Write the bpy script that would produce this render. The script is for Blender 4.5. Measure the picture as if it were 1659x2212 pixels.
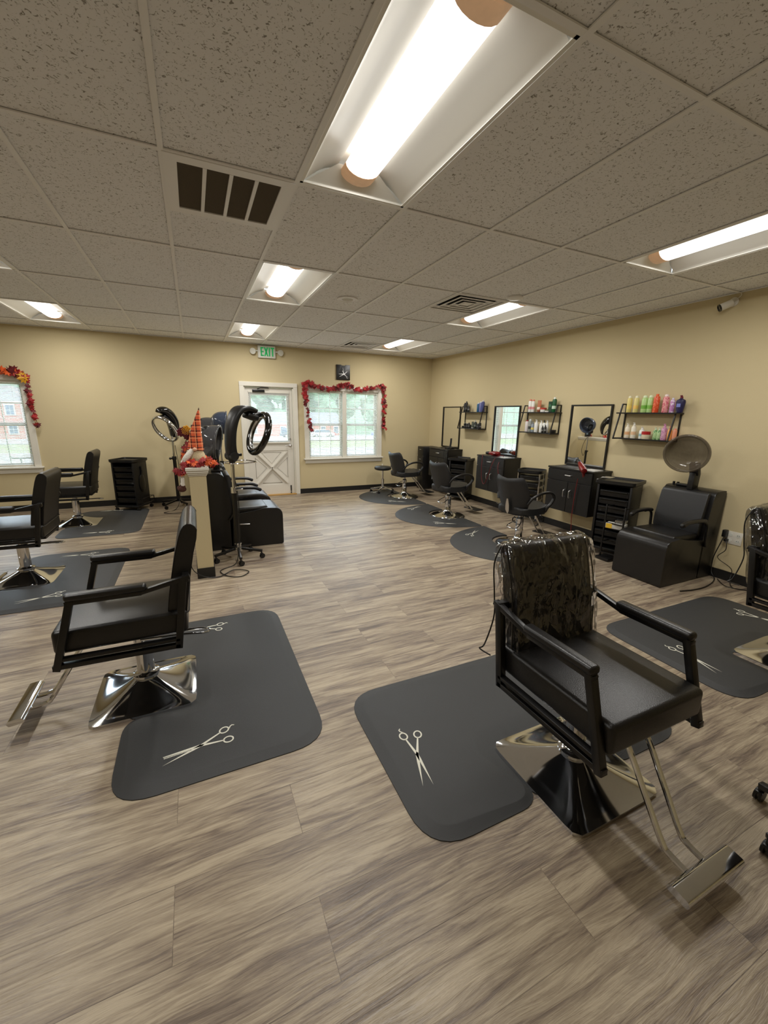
import bpy, bmesh, math, random
from mathutils import Vector, Matrix
from math import sin, cos, pi, radians as R
C = bpy.data.collections.new('salon'); bpy.context.scene.collection.children.link(C)
SC = bpy.context.scene
for _o in list(bpy.data.objects): bpy.data.objects.remove(_o)

# ---------------------------------------------------------------- camera
cam_d = bpy.data.cameras.new('camera'); cam = bpy.data.objects.new('camera', cam_d); C.objects.link(cam)
SC.camera = cam
YAW, PIT, ROL = .432979, -.236291, .017355
_f = Vector((sin(YAW)*cos(PIT), cos(YAW)*cos(PIT), sin(PIT))); _r0 = Vector((cos(YAW), -sin(YAW), 0)); _u0 = _r0.cross(_f)
_r = cos(ROL)*_r0 + sin(ROL)*_u0; _u = -sin(ROL)*_r0 + cos(ROL)*_u0
_m = Matrix((_r, _u, -_f)).transposed().to_4x4(); _m.translation = (-.57696, -2.37497, 1.5388)
cam.matrix_world = _m
cam_d.sensor_fit = 'HORIZONTAL'; cam_d.sensor_width = 36; cam_d.lens = 879.606/1659*36; cam_d.clip_start = .05; cam_d.clip_end = 300
# ---------------------------------------------------------------- world, exposure
W = bpy.data.worlds.new('overcast_sky'); SC.world = W; W.use_nodes = True
_n = W.node_tree.nodes; _n['Background'].inputs[0].default_value = (.80, .90, 1, 1); _n['Background'].inputs[1].default_value = 7.0
SC.view_settings.view_transform = 'Standard'; SC.view_settings.look = 'None'
SC.view_settings.exposure = 0.0; SC.view_settings.gamma = 1; SC.view_settings.use_curve_mapping = False
LAMP = 3.2    # surface strength of the fluorescent lenses
LAMP_W = 22.5  # watts thrown down by each lens
LAMP_COL = (1, .975, .93)

# ---------------------------------------------------------------- materials
def srgb(r, g, b):
    f = lambda c: (c/255/12.92) if c/255 <= .04045 else ((c/255+.055)/1.055)**2.4
    return (f(r), f(g), f(b), 1)
def mat(name, col, rough=.5, metal=0, spec=.5, bump=None, vary=0, coat=0, emis=None):
    m = bpy.data.materials.new(name); m.use_nodes = True; nt = m.node_tree; N = nt.nodes; L = nt.links
    b = N['Principled BSDF']; b.inputs['Base Color'].default_value = col; b.inputs['Roughness'].default_value = rough
    b.inputs['Metallic'].default_value = metal; b.inputs['Specular IOR Level'].default_value = spec
    b.inputs['Coat Weight'].default_value = coat
    tc = N.new('ShaderNodeTexCoord')
    if vary:
        no = N.new('ShaderNodeTexNoise'); no.inputs['Scale'].default_value = 6; no.inputs['Detail'].default_value = 4
        L.new(tc.outputs['Object'], no.inputs['Vector'])
        r = N.new('ShaderNodeValToRGB'); e = r.color_ramp.elements
        e[0].position = .3; e[1].position = .7
        e[0].color = tuple(c*(1-vary) for c in col[:3])+(1,); e[1].color = tuple(min(1, c*(1+vary)) for c in col[:3])+(1,)
        L.new(no.outputs['Fac'], r.inputs['Fac']); L.new(r.outputs['Color'], b.inputs['Base Color'])
    if bump:
        sc, st = bump; no = N.new('ShaderNodeTexNoise'); no.inputs['Scale'].default_value = sc; no.inputs['Detail'].default_value = 3
        L.new(tc.outputs['Object'], no.inputs['Vector'])
        bp = N.new('ShaderNodeBump'); bp.inputs['Strength'].default_value = st; bp.inputs['Distance'].default_value = .01
        L.new(no.outputs['Fac'], bp.inputs['Height']); L.new(bp.outputs['Normal'], b.inputs['Normal'])
    if emis:
        b.inputs['Emission Color'].default_value = emis[0]; b.inputs['Emission Strength'].default_value = emis[1]
    return m
def floor_mat():
    m = bpy.data.materials.new('vinyl_plank'); m.use_nodes = True; nt = m.node_tree; N = nt.nodes; L = nt.links
    b = N['Principled BSDF']; tc = N.new('ShaderNodeTexCoord')
    br = N.new('ShaderNodeTexBrick'); br.offset = .37; br.offset_frequency = 2; br.squash = 1
    I = br.inputs; I['Color1'].default_value = (0, 0, 0, 1); I['Color2'].default_value = (1, 1, 1, 1); I['Mortar'].default_value = (.5, .5, .5, 1)
    I['Scale'].default_value = 1; I['Mortar Size'].default_value = .0011; I['Mortar Smooth'].default_value = .1
    I['Brick Width'].default_value = 1.16; I['Row Height'].default_value = .226; I['Bias'].default_value = 0
    mp = N.new('ShaderNodeMapping'); mp.inputs['Location'].default_value = (.33, .031, 0); L.new(tc.outputs['Object'], mp.inputs[0]); L.new(mp.outputs[0], br.inputs['Vector'])
    sx = N.new('ShaderNodeSeparateXYZ'); L.new(tc.outputs['Object'], sx.inputs[0])
    def math(op, a, bb):
        n = N.new('ShaderNodeMath'); n.operation = op
        for i, v in enumerate((a, bb)):
            if isinstance(v, (int, float)): n.inputs[i].default_value = v
            else: L.new(v, n.inputs[i])
        return n.outputs[0]
    off = math('MULTIPLY', br.outputs['Color'], 37.0)
    wn = N.new('ShaderNodeTexNoise'); wn.inputs['Scale'].default_value = 1; wn.inputs['Detail'].default_value = 1
    wc = N.new('ShaderNodeCombineXYZ'); L.new(math('MULTIPLY', math('ADD', sx.outputs[0], off), 2.2), wc.inputs[0]); L.new(math('MULTIPLY', sx.outputs[1], 6), wc.inputs[1]); L.new(off, wc.inputs[2]); L.new(wc.outputs[0], wn.inputs['Vector'])
    wy = math('ADD', sx.outputs[1], math('MULTIPLY', wn.outputs['Fac'], .06))
    def coords(sx_, sy_):
        c = N.new('ShaderNodeCombineXYZ')
        L.new(math('MULTIPLY', math('ADD', sx.outputs[0], off), sx_), c.inputs[0])
        L.new(math('MULTIPLY', wy, sy_), c.inputs[1]); L.new(off, c.inputs[2]); return c.outputs[0]
    def noise(v, det, rgh, dist=0):
        n = N.new('ShaderNodeTexNoise'); n.inputs['Scale'].default_value = 1; n.inputs['Detail'].default_value = det
        n.inputs['Roughness'].default_value = rgh; n.inputs['Distortion'].default_value = dist; L.new(v, n.inputs['Vector']); return n.outputs['Fac']
    g1 = noise(coords(1.5, 20), 6, .68, .8)       # broad streaks
    g2 = noise(coords(6, 120), 4, .7, .5)          # fine grain
    g3 = noise(coords(1.3, 7), 3, .6, 1.4)      # cloudy patches
    s = math('ADD', math('ADD', math('MULTIPLY', g1, .50), math('MULTIPLY', g2, .32)), math('MULTIPLY', g3, .26))
    s = math('ADD', s, math('MULTIPLY', br.outputs['Color'], .05))
    r = N.new('ShaderNodeValToRGB'); cr = r.color_ramp
    cr.elements[0].position = .42; cr.elements[0].color = srgb(90, 78, 68)
    cr.elements[1].position = .665; cr.elements[1].color = srgb(182, 167, 143)
    e = cr.elements.new(.50); e.color = srgb(122, 107, 93)
    e = cr.elements.new(.57); e.color = srgb(153, 138, 117)
    L.new(s, r.inputs['Fac'])
    mx = N.new('ShaderNodeMixRGB'); mx.inputs[2].default_value = srgb(70, 58, 50)
    L.new(math('MULTIPLY', br.outputs['Fac'], .45), mx.inputs[0]); L.new(r.outputs['Color'], mx.inputs[1])
    L.new(mx.outputs[0], b.inputs['Base Color'])
    L.new(math('ADD', math('MULTIPLY', g2, .25), .24), b.inputs['Roughness'])
    bp = N.new('ShaderNodeBump'); bp.inputs['Strength'].default_value = .5; bp.inputs['Distance'].default_value = .004
    L.new(math('SUBTRACT', g2, math('MULTIPLY', br.outputs['Fac'], .6)), bp.inputs['Height']); L.new(bp.outputs[0], b.inputs['Normal'])
    b.inputs['Specular IOR Level'].default_value = .5
    return m
def ceil_mat():
    m = bpy.data.materials.new('fissured_ceiling_tile'); m.use_nodes = True; nt = m.node_tree; N = nt.nodes; L = nt.links
    b = N['Principled BSDF']; b.inputs['Roughness'].default_value = .95; tc = N.new('ShaderNodeTexCoord')
    n = N.new('ShaderNodeTexNoise'); n.inputs['Scale'].default_value = 75; n.inputs['Detail'].default_value = 2; n.inputs['Distortion'].default_value = 1.2
    L.new(tc.outputs['Object'], n.inputs['Vector'])
    r = N.new('ShaderNodeValToRGB'); e = r.color_ramp.elements
    e[0].position = .31; e[0].color = srgb(150, 146, 140); e[1].position = .41; e[1].color = srgb(240, 241, 243)
    L.new(n.outputs['Fac'], r.inputs['Fac']); L.new(r.outputs['Color'], b.inputs['Base Color'])
    bp = N.new('ShaderNodeBump'); bp.inputs['Strength'].default_value = .5; bp.inputs['Distance'].default_value = .004
    L.new(r.outputs['Color'], bp.inputs['Height']); L.new(bp.outputs[0], b.inputs['Normal'])
    return m
def clear_mat(name, tint, gloss, rough=.02, bump=None):
    m = bpy.data.materials.new(name); m.use_nodes = True; nt = m.node_tree; N = nt.nodes; L = nt.links
    N.remove(N['Principled BSDF']); out = N['Material Output']
    t = N.new('ShaderNodeBsdfTransparent'); t.inputs[0].default_value = tint
    g = N.new('ShaderNodeBsdfGlossy'); g.inputs['Roughness'].default_value = rough; g.inputs[0].default_value = (1, 1, 1, 1)
    mx = N.new('ShaderNodeMixShader')
    fr = N.new('ShaderNodeFresnel'); fr.inputs[0].default_value = 1.45
    ad = N.new('ShaderNodeMath'); ad.operation = 'MULTIPLY_ADD'; ad.inputs[1].default_value = gloss; ad.inputs[2].default_value = gloss*.06; ad.use_clamp = True
    L.new(fr.outputs[0], ad.inputs[0]); L.new(ad.outputs[0], mx.inputs[0])
    L.new(t.outputs[0], mx.inputs[1]); L.new(g.outputs[0], mx.inputs[2]); L.new(mx.outputs[0], out.inputs[0])
    if bump:
        tc = N.new('ShaderNodeTexCoord'); mp = N.new('ShaderNodeMapping'); mp.inputs['Scale'].default_value = bump[2] if len(bump) > 2 else (1, 1, 1)
        L.new(tc.outputs['Object'], mp.inputs[0])
        wn = N.new('ShaderNodeTexNoise'); wn.inputs['Scale'].default_value = bump[0]*.5; wn.inputs['Detail'].default_value = 3; L.new(mp.outputs[0], wn.inputs['Vector'])
        wm = N.new('ShaderNodeMixRGB'); wm.blend_type = 'ADD'; wm.inputs[0].default_value = .12; L.new(mp.outputs[0], wm.inputs[1]); L.new(wn.outputs['Color'], wm.inputs[2])
        no = N.new('ShaderNodeTexVoronoi'); no.inputs['Scale'].default_value = bump[0]; L.new(wm.outputs[0], no.inputs['Vector'])
        bp = N.new('ShaderNodeBump'); bp.inputs['Strength'].default_value = bump[1]; bp.inputs['Distance'].default_value = .02
        L.new(no.outputs['Distance'], bp.inputs['Height']); L.new(bp.outputs[0], g.inputs['Normal']); L.new(bp.outputs[0], fr.inputs['Normal'])
    return m
def brick_mat():
    m = bpy.data.materials.new('red_brick'); m.use_nodes = True; N = m.node_tree.nodes; L = m.node_tree.links
    b = N['Principled BSDF']; b.inputs['Roughness'].default_value = .9; tc = N.new('ShaderNodeTexCoord')
    mp = N.new('ShaderNodeMapping'); mp.inputs['Rotation'].default_value = (pi/2, 0, 0); L.new(tc.outputs['Object'], mp.inputs[0])
    br = N.new('ShaderNodeTexBrick'); br.inputs['Scale'].default_value = 1; br.inputs['Brick Width'].default_value = .3; br.inputs['Row Height'].default_value = .1
    br.inputs['Mortar Size'].default_value = .008
    br.inputs['Color1'].default_value = srgb(176, 92, 80); br.inputs['Color2'].default_value = srgb(200, 120, 104); br.inputs['Mortar'].default_value = srgb(200, 190, 180)
    L.new(mp.outputs[0], br.inputs[0]); L.new(br.outputs[0], b.inputs[0]); return m
def plaid_mat():
    m = bpy.data.materials.new('orange_plaid'); m.use_nodes = True; N = m.node_tree.nodes; L = m.node_tree.links
    b = N['Principled BSDF']; b.inputs['Roughness'].default_value = .9; tc = N.new('ShaderNodeTexCoord')
    last = None
    cols = [(srgb(214, 92, 52), srgb(214, 92, 52))]
    mx0 = N.new('ShaderNodeRGB'); mx0.outputs[0].default_value = srgb(214, 92, 52); last = mx0.outputs[0]
    for dr, sc, th, col, ph in (('Z', 13, .955, srgb(50, 30, 26), 0), ('X', 13, .955, srgb(50, 30, 26), 1), ('Z', 13, .985, srgb(238, 170, 120), 2), ('X', 13, .985, srgb(238, 170, 120), 2.4)):
        w = N.new('ShaderNodeTexWave'); w.bands_direction = dr; w.inputs['Scale'].default_value = sc/2; w.inputs['Phase Offset'].default_value = ph
        L.new(tc.outputs['Object'], w.inputs[0]); g = N.new('ShaderNodeMath'); g.operation = 'GREATER_THAN'; g.inputs[1].default_value = th
        L.new(w.outputs['Fac'], g.inputs[0]); x = N.new('ShaderNodeMixRGB'); x.inputs[2].default_value = col
        L.new(g.outputs[0], x.inputs[0]); L.new(last, x.inputs[1]); last = x.outputs[0]
    L.new(last, b.inputs[0]); return m
def pattern_mat(name, base, ink, scale=60, th=.55):
    m = bpy.data.materials.new(name); m.use_nodes = True; N = m.node_tree.nodes; L = m.node_tree.links
    b = N['Principled BSDF']; b.inputs['Roughness'].default_value = .4; tc = N.new('ShaderNodeTexCoord')
    v = N.new('ShaderNodeTexVoronoi'); v.inputs['Scale'].default_value = scale; L.new(tc.outputs['Object'], v.inputs['Vector'])
    r = N.new('ShaderNodeValToRGB'); e = r.color_ramp.elements; e[0].position = th-.02; e[0].color = ink; e[1].position = th; e[1].color = base
    L.new(v.outputs['Distance'], r.inputs[0]); L.new(r.outputs[0], b.inputs[0]); return m
M = dict(
 floor=floor_mat(), ceil=ceil_mat(), brick=brick_mat(), plaid=plaid_mat(),
 wall=mat('beige_paint', srgb(205, 190, 151), .85, bump=(90, .06)),
 knee=mat('beige_paint_partition', srgb(205, 190, 151), .85, bump=(90, .06)),
 trim=mat('white_trim_paint', srgb(226, 222, 210), .45),
 door=mat('white_door_paint', srgb(226, 222, 212), .4),
 tee=mat('white_grid_metal', srgb(242, 242, 242), .5),
 troffer=mat('white_enamel', srgb(236, 234, 226), .35),
 lens=mat('lamp_lens', (1, 1, 1, 1), .4, emis=(LAMP_COL+(1,), LAMP)),
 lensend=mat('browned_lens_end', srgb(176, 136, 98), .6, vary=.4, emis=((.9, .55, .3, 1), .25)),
 basebd=mat('black_vinyl_base', srgb(24, 23, 23), .45),
 leather=mat('black_vinyl_leather', srgb(21, 20, 20), .33, bump=(260, .12)),
 leather2=mat('charcoal_vinyl', srgb(30, 31, 33), .42, bump=(260, .12)),
 frame=mat('black_painted_steel', srgb(13, 12, 12), .35),
 chrome=mat('chrome', (.70, .71, .735, 1), .07, 1),
 satin=mat('satin_metal', (.62, .61, .6, 1), .3, 1),
 mat_=mat('black_rubber_mat', srgb(52, 53, 54), .55, bump=(420, .25)),
 white=mat('white_print', srgb(222, 220, 205), .6),
 plastic=mat('black_plastic', srgb(17, 17, 18), .4),
 gloss=mat('gloss_black_plastic', srgb(12, 12, 13), .12, coat=.5),
 lam=mat('black_laminate', srgb(20, 19, 19), .38, bump=(60, .04)),
 mirror=mat('mirror_silver', (.93, .94, .93, 1), .0, 1),
 glass=clear_mat('window_glass', (.97, .99, 1, 1), .8),
 wrap=clear_mat('clear_crinkled_plastic', (.96, .955, .95, 1), .65, .03, (17, .9, (1, 1, .6))),
 hood=mat('smoky_hood_plastic', srgb(74, 74, 76), .08), hoodb=mat('brown_hood_plastic', srgb(98, 88, 74), .1), hoodc=mat('blue_grey_hood_plastic', srgb(58, 66, 82), .08),
 blind=mat('white_blind_slat', srgb(240, 243, 243), .5),
 redleaf=mat('red_leaf', srgb(156, 30, 34), .6, vary=.4), darkleaf=mat('maroon_leaf', srgb(96, 18, 26), .6, vary=.3),
 orangeleaf=mat('orange_leaf', srgb(220, 92, 36), .6, vary=.3), yellowleaf=mat('yellow_leaf', srgb(214, 156, 30), .6, vary=.25),
 stem=mat('brown_stem', srgb(86, 52, 34), .8), greenleaf=mat('green_leaf', srgb(84, 92, 44), .7),
 fur=mat('cream_fur', srgb(214, 196, 158), .95, bump=(140, .9)), fur2=mat('white_fur', srgb(232, 226, 214), .95, bump=(120, .8)),
 boot=mat('brown_felt', srgb(74, 40, 30), .9), nose=mat('nose_felt', srgb(224, 180, 150), .9),
 green=mat('exit_green', srgb(24, 150, 82), .5, emis=(srgb(30, 170, 90), .35)),
 signw=mat('exit_white', srgb(222, 222, 212), .5),
 grille=mat('dark_filter', srgb(112, 104, 92), .9, bump=(200, .4)), vent=mat('duct_dark', srgb(30, 27, 24), .9),
 vmetal=mat('vent_enamel', srgb(196, 190, 174), .5),
 red=mat('red_gloss_plastic', srgb(118, 22, 22), .25), redcord=mat('red_cord', srgb(110, 18, 18), .5),
 towel=mat('grey_towel', srgb(160, 156, 146), .95, bump=(150, .6)),
 wood=mat('wood_threshold', srgb(180, 140, 76), .5),
 yellow=mat('yellow_card', srgb(232, 188, 50), .5),
 screen=mat('blue_display', srgb(150, 180, 200), .3),
 asphalt=mat('asphalt', srgb(150, 152, 156), .9, vary=.1), grass=mat('lawn', srgb(120, 150, 84), .95, vary=.25),
 tree=mat('tree_foliage', srgb(112, 142, 114), .9, vary=.45), bark=mat('tree_bark', srgb(90, 76, 62), .9),
 roof=mat('grey_shingle', srgb(150, 150, 156), .9), dkglass=mat('dark_window_glass', srgb(78, 96, 116), .15), tyre=mat('tyre_rubber', srgb(30, 30, 32), .8),
)
def flat(name, r, g, b, rough=.35): return mat(name, srgb(r, g, b), rough)

for _k, _a in (('hood', .82), ('hoodb', .62), ('hoodc', .88)): M[_k].node_tree.nodes['Principled BSDF'].inputs['Alpha'].default_value = _a
# ---------------------------------------------------------------- geometry helper
class G:
    def __init__(s): s.bm = bmesh.new()
    def _fin(s, vs, mx):
        if mx is not None: bmesh.ops.transform(s.bm, matrix=mx, verts=vs)
        return s
    def box(s, c, d, bev=0, seg=2, rot=None):
        r = bmesh.ops.create_cube(s.bm, size=1); vs = r['verts']
        bmesh.ops.scale(s.bm, vec=d, verts=vs)
        if bev:
            es = list({e for v in vs for e in v.link_edges})
            rr = bmesh.ops.bevel(s.bm, geom=es, offset=bev, segments=seg, profile=.5, affect='EDGES')
            vs = list({v for f in rr['faces'] for v in f.verts} | {v for v in vs if v.is_valid})
        mx = Matrix.Translation(c)
        if rot is not None: mx = mx @ rot
        return s._fin(vs, mx)
    def bar(s, a, b, w, h, bev=0, up=(0, 0, 1)):
        a, b = Vector(a), Vector(b); d = b-a; L = d.length; z = d.normalized(); up = Vector(up)
        if abs(z.dot(up)) > .98: up = Vector((0, 1, 0)) if abs(z.y) < .9 else Vector((1, 0, 0))
        x = up.cross(z).normalized(); y = z.cross(x)
        return s.box((a+b)/2, (w, h, L), bev, 2, Matrix((x, y, z)).transposed().to_4x4())
    def ring(s, pts): return [s.bm.verts.new(p) for p in pts]
    def loft(s, rings, closed=True, cap0=True, cap1=True, loop=False):
        R_ = [s.ring(r) for r in rings]; n = len(R_[0]); K = len(R_)
        for k in range(K if loop else K-1):
            a, b = R_[k], R_[(k+1) % K]
            for i in range(n if closed else n-1):
                j = (i+1) % n
                try: s.bm.faces.new((a[i], a[j], b[j], b[i]))
                except ValueError: pass
        if closed and not loop:
            if cap0: s.bm.faces.new(R_[0][::-1])
            if cap1: s.bm.faces.new(R_[-1])
        return s
    def tube(s, pts, r, n=10, loop=False, ry=None):
        P = [Vector(p) for p in pts]; K = len(P); rs = r if isinstance(r, (list, tuple)) else [r]*K
        rings = []; up = None
        for k in range(K):
            if loop: t = (P[(k+1) % K]-P[k-1])
            else: t = (P[min(k+1, K-1)]-P[max(k-1, 0)])
            t.normalize()
            if up is None:
                up = Vector((0, 0, 1)) if abs(t.z) < .9 else Vector((1, 0, 0))
            x = up.cross(t); x.normalize(); y = t.cross(x); up = y
            rings.append([P[k]+x*cos(2*pi*i/n)*rs[k]+y*sin(2*pi*i/n)*(rs[k] if ry is None else ry) for i in range(n)])
        return s.loft(rings, loop=loop)
    def lathe(s, prof, n=24, c=(0, 0, 0), mx=None):
        rings = [[Vector((r*cos(2*pi*i/n), r*sin(2*pi*i/n), z)) for i in range(n)] for r, z in prof]
        m = Matrix.Translation(c) @ (mx if mx is not None else Matrix())
        rings = [[m @ v for v in rr] for rr in rings]
        return s.loft(rings)
    def cyl(s, a, b, r, n=16, r2=None):
        a, b = Vector(a), Vector(b); q = Vector((0, 0, 1)).rotation_difference((b-a)).to_matrix().to_4x4()
        return s.lathe([(r, 0), (r if r2 is None else r2, (b-a).length)], n, a, q)
    def ball(s, c, rad, n=16, m=10, mx=None):
        rx, ry, rz = rad if isinstance(rad, (list, tuple)) else (rad,)*3
        prof = [(max(1e-4, sin(pi*k/m)), -cos(pi*k/m)) for k in range(m+1)]
        q = Matrix.Translation(c) @ (mx if mx is not None else Matrix()) @ Matrix.Diagonal((rx, ry, rz, 1))
        rings = [[q @ Vector((r*cos(2*pi*i/n), r*sin(2*pi*i/n), z)) for i in range(n)] for r, z in prof]
        return s.loft(rings)
    def prism(s, poly, z0, z1, mx=None, bev=0):
        mx = mx or Matrix(); n0 = len(s.bm.verts)
        a = [s.bm.verts.new(Vector((p[0], p[1], z0))) for p in poly]; b = [s.bm.verts.new(Vector((p[0], p[1], z1))) for p in poly]
        n = len(poly); fs = [s.bm.faces.new(a[::-1]), s.bm.faces.new(b)]
        for i in range(n): fs.append(s.bm.faces.new((a[i], a[(i+1) % n], b[(i+1) % n], b[i])))
        vs = a+b
        if bev:
            es = list({e for f in fs[:2] for e in f.edges})
            rr = bmesh.ops.bevel(s.bm, geom=es, offset=bev, segments=3, profile=.5, affect='EDGES')
            vs = list({v for f in rr['faces'] for v in f.verts} | {v for v in vs if v.is_valid})
        return s._fin(vs, mx)
    def quad(s, pts): s.bm.faces.new([s.bm.verts.new(p) for p in pts]); return s
    def build(s, name, m, parent=None, smooth=35, label=None):
        bmesh.ops.recalc_face_normals(s.bm, faces=s.bm.faces[:])
        me = bpy.data.meshes.new(name); s.bm.to_mesh(me); s.bm.free(); me.materials.append(M[m] if isinstance(m, str) else m)
        if smooth:
            me.polygons.foreach_set('use_smooth', [True]*len(me.polygons)); me.set_sharp_from_angle(angle=R(smooth))
        o = bpy.data.objects.new(name, me); C.objects.link(o)
        if parent: o.parent = parent
        if label: o['label'] = label
        return o
def pieces(g, name, m, parent, smooth=35, label=None):
    """link every loose island of g as an object of its own"""
    bm = g.bm; bm.verts.ensure_lookup_table(); seen = set(); out = []
    for v in bm.verts:
        if v in seen: continue
        st = [v]; seen.add(v); isl = []
        while st:
            a = st.pop(); isl.append(a)
            for e in a.link_edges:
                b = e.other_vert(a)
                if b not in seen: seen.add(b); st.append(b)
        h = G(); mp = {a: h.bm.verts.new(a.co) for a in isl}
        for f in {f for a in isl for f in a.link_faces}: h.bm.faces.new([mp[x] for x in f.verts])
        out.append(h.build(name, m, parent, smooth, label))
    bm.free(); return out
def attach(child, parent):
    bpy.context.view_layer.update(); child.parent = parent; child.matrix_parent_inverse = parent.matrix_world.inverted()
    for k in ('label', 'category', 'group'):
        if k in child: del child[k]
    return child
XZ = Matrix(((1, 0, 0, 0), (0, 0, 1, 0), (0, 1, 0, 0), (0, 0, 0, 1)))   # poly(x,y)->(x,z), extrude along y
YZ = Matrix(((0, 0, 1, 0), (1, 0, 0, 0), (0, 1, 0, 0), (0, 0, 0, 1)))   # poly(x,y)->(y,z), extrude along x
def rotm(a, ax='Z'): return Matrix.Rotation(R(a), 4, ax)
def smoothpath(pts, n=6, loop=False):
    P = [Vector(p) for p in pts]; out = []; K = len(P)
    for i in range(K if loop else K-1):
        p0 = P[i-1] if (loop or i > 0) else P[0]; p1 = P[i]; p2 = P[(i+1) % K]; p3 = P[(i+2) % K] if (loop or i+2 < K) else P[-1]
        for k in range(n):
            t = k/n; out.append(.5*((2*p1)+(p2-p0)*t+(2*p0-5*p1+4*p2-p3)*t*t+(3*p1-p0-3*p2+p3)*t**3))
    if not loop: out.append(P[-1])
    return out
def roundpoly(pts, rad, seg=6):
    out = []; n = len(pts)
    for i, p in enumerate(pts):
        r = rad[i] if isinstance(rad, (list, tuple)) else rad
        p = Vector(p).to_2d() if len(p) > 2 else Vector(p); a = Vector(pts[i-1]); b = Vector(pts[(i+1) % n])
        u = (a-p); v = (b-p); r = min(r, u.length*.49, v.length*.49); u.normalize(); v.normalize()
        if r < 1e-5: out.append((p.x, p.y)); continue
        A = p+u*r; B_ = p+v*r
        for k in range(seg+1):
            t = k/seg; q = A*(1-t)**2+p*2*t*(1-t)+B_*t*t; out.append((q.x, q.y))
    return out
def thing(name, label, cat, loc=(0, 0, 0), rz=0, group=None):
    o = bpy.data.objects.new(name, None); C.objects.link(o); o.empty_display_size = .1
    o.location = loc; o.rotation_euler = (0, 0, R(rz)); o['label'] = label; o['category'] = cat
    if group: o['group'] = group
    return o
def tag(o, label, cat, group=None):
    o['label'] = label; o['category'] = cat
    if group: o['group'] = group
    return o
def struct(o): o['kind'] = 'structure'; return o
def copy_tree(o, parent=None):
    c = o.copy(); C.objects.link(c)
    if parent: c.parent = parent
    for ch in list(o.children): copy_tree(ch, c)
    return c
def dup(o, loc, rz, label):
    c = copy_tree(o); c.location = loc; c.rotation_euler = (0, 0, R(rz)); c['label'] = label; return c
def sempty(name):
    o = bpy.data.objects.new(name, None); C.objects.link(o); o['kind'] = 'structure'; return o

# ================================================================ ROOM
XL, XR, YN, YB, H = -5.2, 4.07, -4.4, 5.4, 2.67
struct(G().box(((XL+XR)/2, (YN+YB)/2, -.05), (XR-XL+.3, YB-YN+.3, .1)).build('floor', 'floor', smooth=0))
def wall_with_holes(x0, x1, z1, holes, y0, y1):
    g = G(); xs = sorted({x0, x1}|{h[0] for h in holes}|{h[1] for h in holes})
    for a, b in zip(xs, xs[1:]):
        hs = sorted([h for h in holes if h[0] <= a+1e-6 and h[1] >= b-1e-6], key=lambda h: h[2]); z = 0
        for h in hs:
            if h[2] > z: g.box(((a+b)/2, (y0+y1)/2, (z+h[2])/2), (b-a, y1-y0, h[2]-z))
            z = h[3]
        if z < z1: g.box(((a+b)/2, (y0+y1)/2, (z+z1)/2), (b-a, y1-y0, z1-z))
    return g
WIN1 = (1.41, 2.84, .68, 1.95); WIN2 = (-4.62, -2.80, .68, 1.92); DOOR = (.27, 1.135, 0, 1.975)
struct(wall_with_holes(XL, XR+.15, 2.75, [WIN1, WIN2, DOOR], YB, YB+.14).build('wall_back', 'wall', smooth=0))
struct(G().box((XR+.075, (YN+YB)/2, 1.375), (.15, YB-YN, 2.75)).build('wall_right', 'wall', smooth=0))
struct(G().box((XL-.075, (YN+YB)/2, 1.375), (.15, YB-YN+.3, 2.75)).build('wall_left', 'wall', smooth=0))
struct(G().box(((XL+XR)/2, YN-.075, 1.375), (XR-XL+.3, .15, 2.75)).build('wall_front', 'wall', smooth=0))
# baseboards
g = G().box(((XL+.2)/2, YB-.004, .047), (.2-XL, .008, .094)); struct(g.build('baseboard_back_left', 'basebd'))
g = G().box(((1.21+XR)/2, YB-.004, .047), (XR-1.21, .008, .094)); struct(g.build('baseboard_back_right', 'basebd'))
struct(G().box((XR-.004, (YN+YB)/2, .047), (.008, YB-YN, .094)).build('baseboard_right', 'basebd'))
struct(G().box((XL+.004, (YN+YB)/2, .047), (.008, YB-YN, .094)).build('baseboard_left', 'basebd'))
# knee wall
struct(G().box((-.58, 3.5, .485), (.14, 3.8, .97)).build('wall_partition', 'knee', smooth=0))
g = G()
for i, (w, z, h) in enumerate(((.15, .978, .016), (.165, .994, .016), (.178, 1.012, .02), (.19, 1.036, .028))):
    g.box((-.58, 3.5-w/2+.07+0, z), (w, 3.8+w-.14, h), .003, 1)
struct(g.build('trim_1', 'trim'))
g = G().box((-.58, 1.596, .05), (.15, .008, .1)).box((-.654, 3.5, .05), (.008, 3.8, .1)).box((-.506, 3.5, .05), (.008, 3.8, .1))
struct(g.build('baseboard_partition', 'basebd'))

# ceiling: tiles, grid, troffers, vents
TX, TY = .61, 1.22
troffers = [(0, -1), (0, 1), (0, 3), (4, -1), (4, 1), (4, 3), (-4, 3), (-4, 1), (-4, -1)]
g = G(); cuts = set(troffers)
def cell(x0, x1, y0, y1):
    x0, x1, y0, y1 = max(x0, XL), min(x1, XR), max(y0, YN), min(y1, YB)
    if x1 > x0+1e-4 and y1 > y0+1e-4: g.box(((x0+x1)/2, (y0+y1)/2, H+.018), (x1-x0, y1-y0, .02))
for i in range(-9, 7):
    for j in range(-4, 5):
        if (i, j) in cuts: continue
        x0, y0 = i*TX, j*TY
        if (i, j) == (-1, 0): cell(x0, x0+TX, y0+.61, y0+TY); continue
        if (i, j) == (3, 1): cell(x0, x0+TX, y0+.61, y0+TY); continue
        if (i, j) == (3, 3): cell(x0, x0+TX, y0, y0+.61); continue
        cell(x0, x0+TX, y0, y0+TY)
struct(g.build('ceiling', 'ceil', smooth=0))
g = G()
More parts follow.
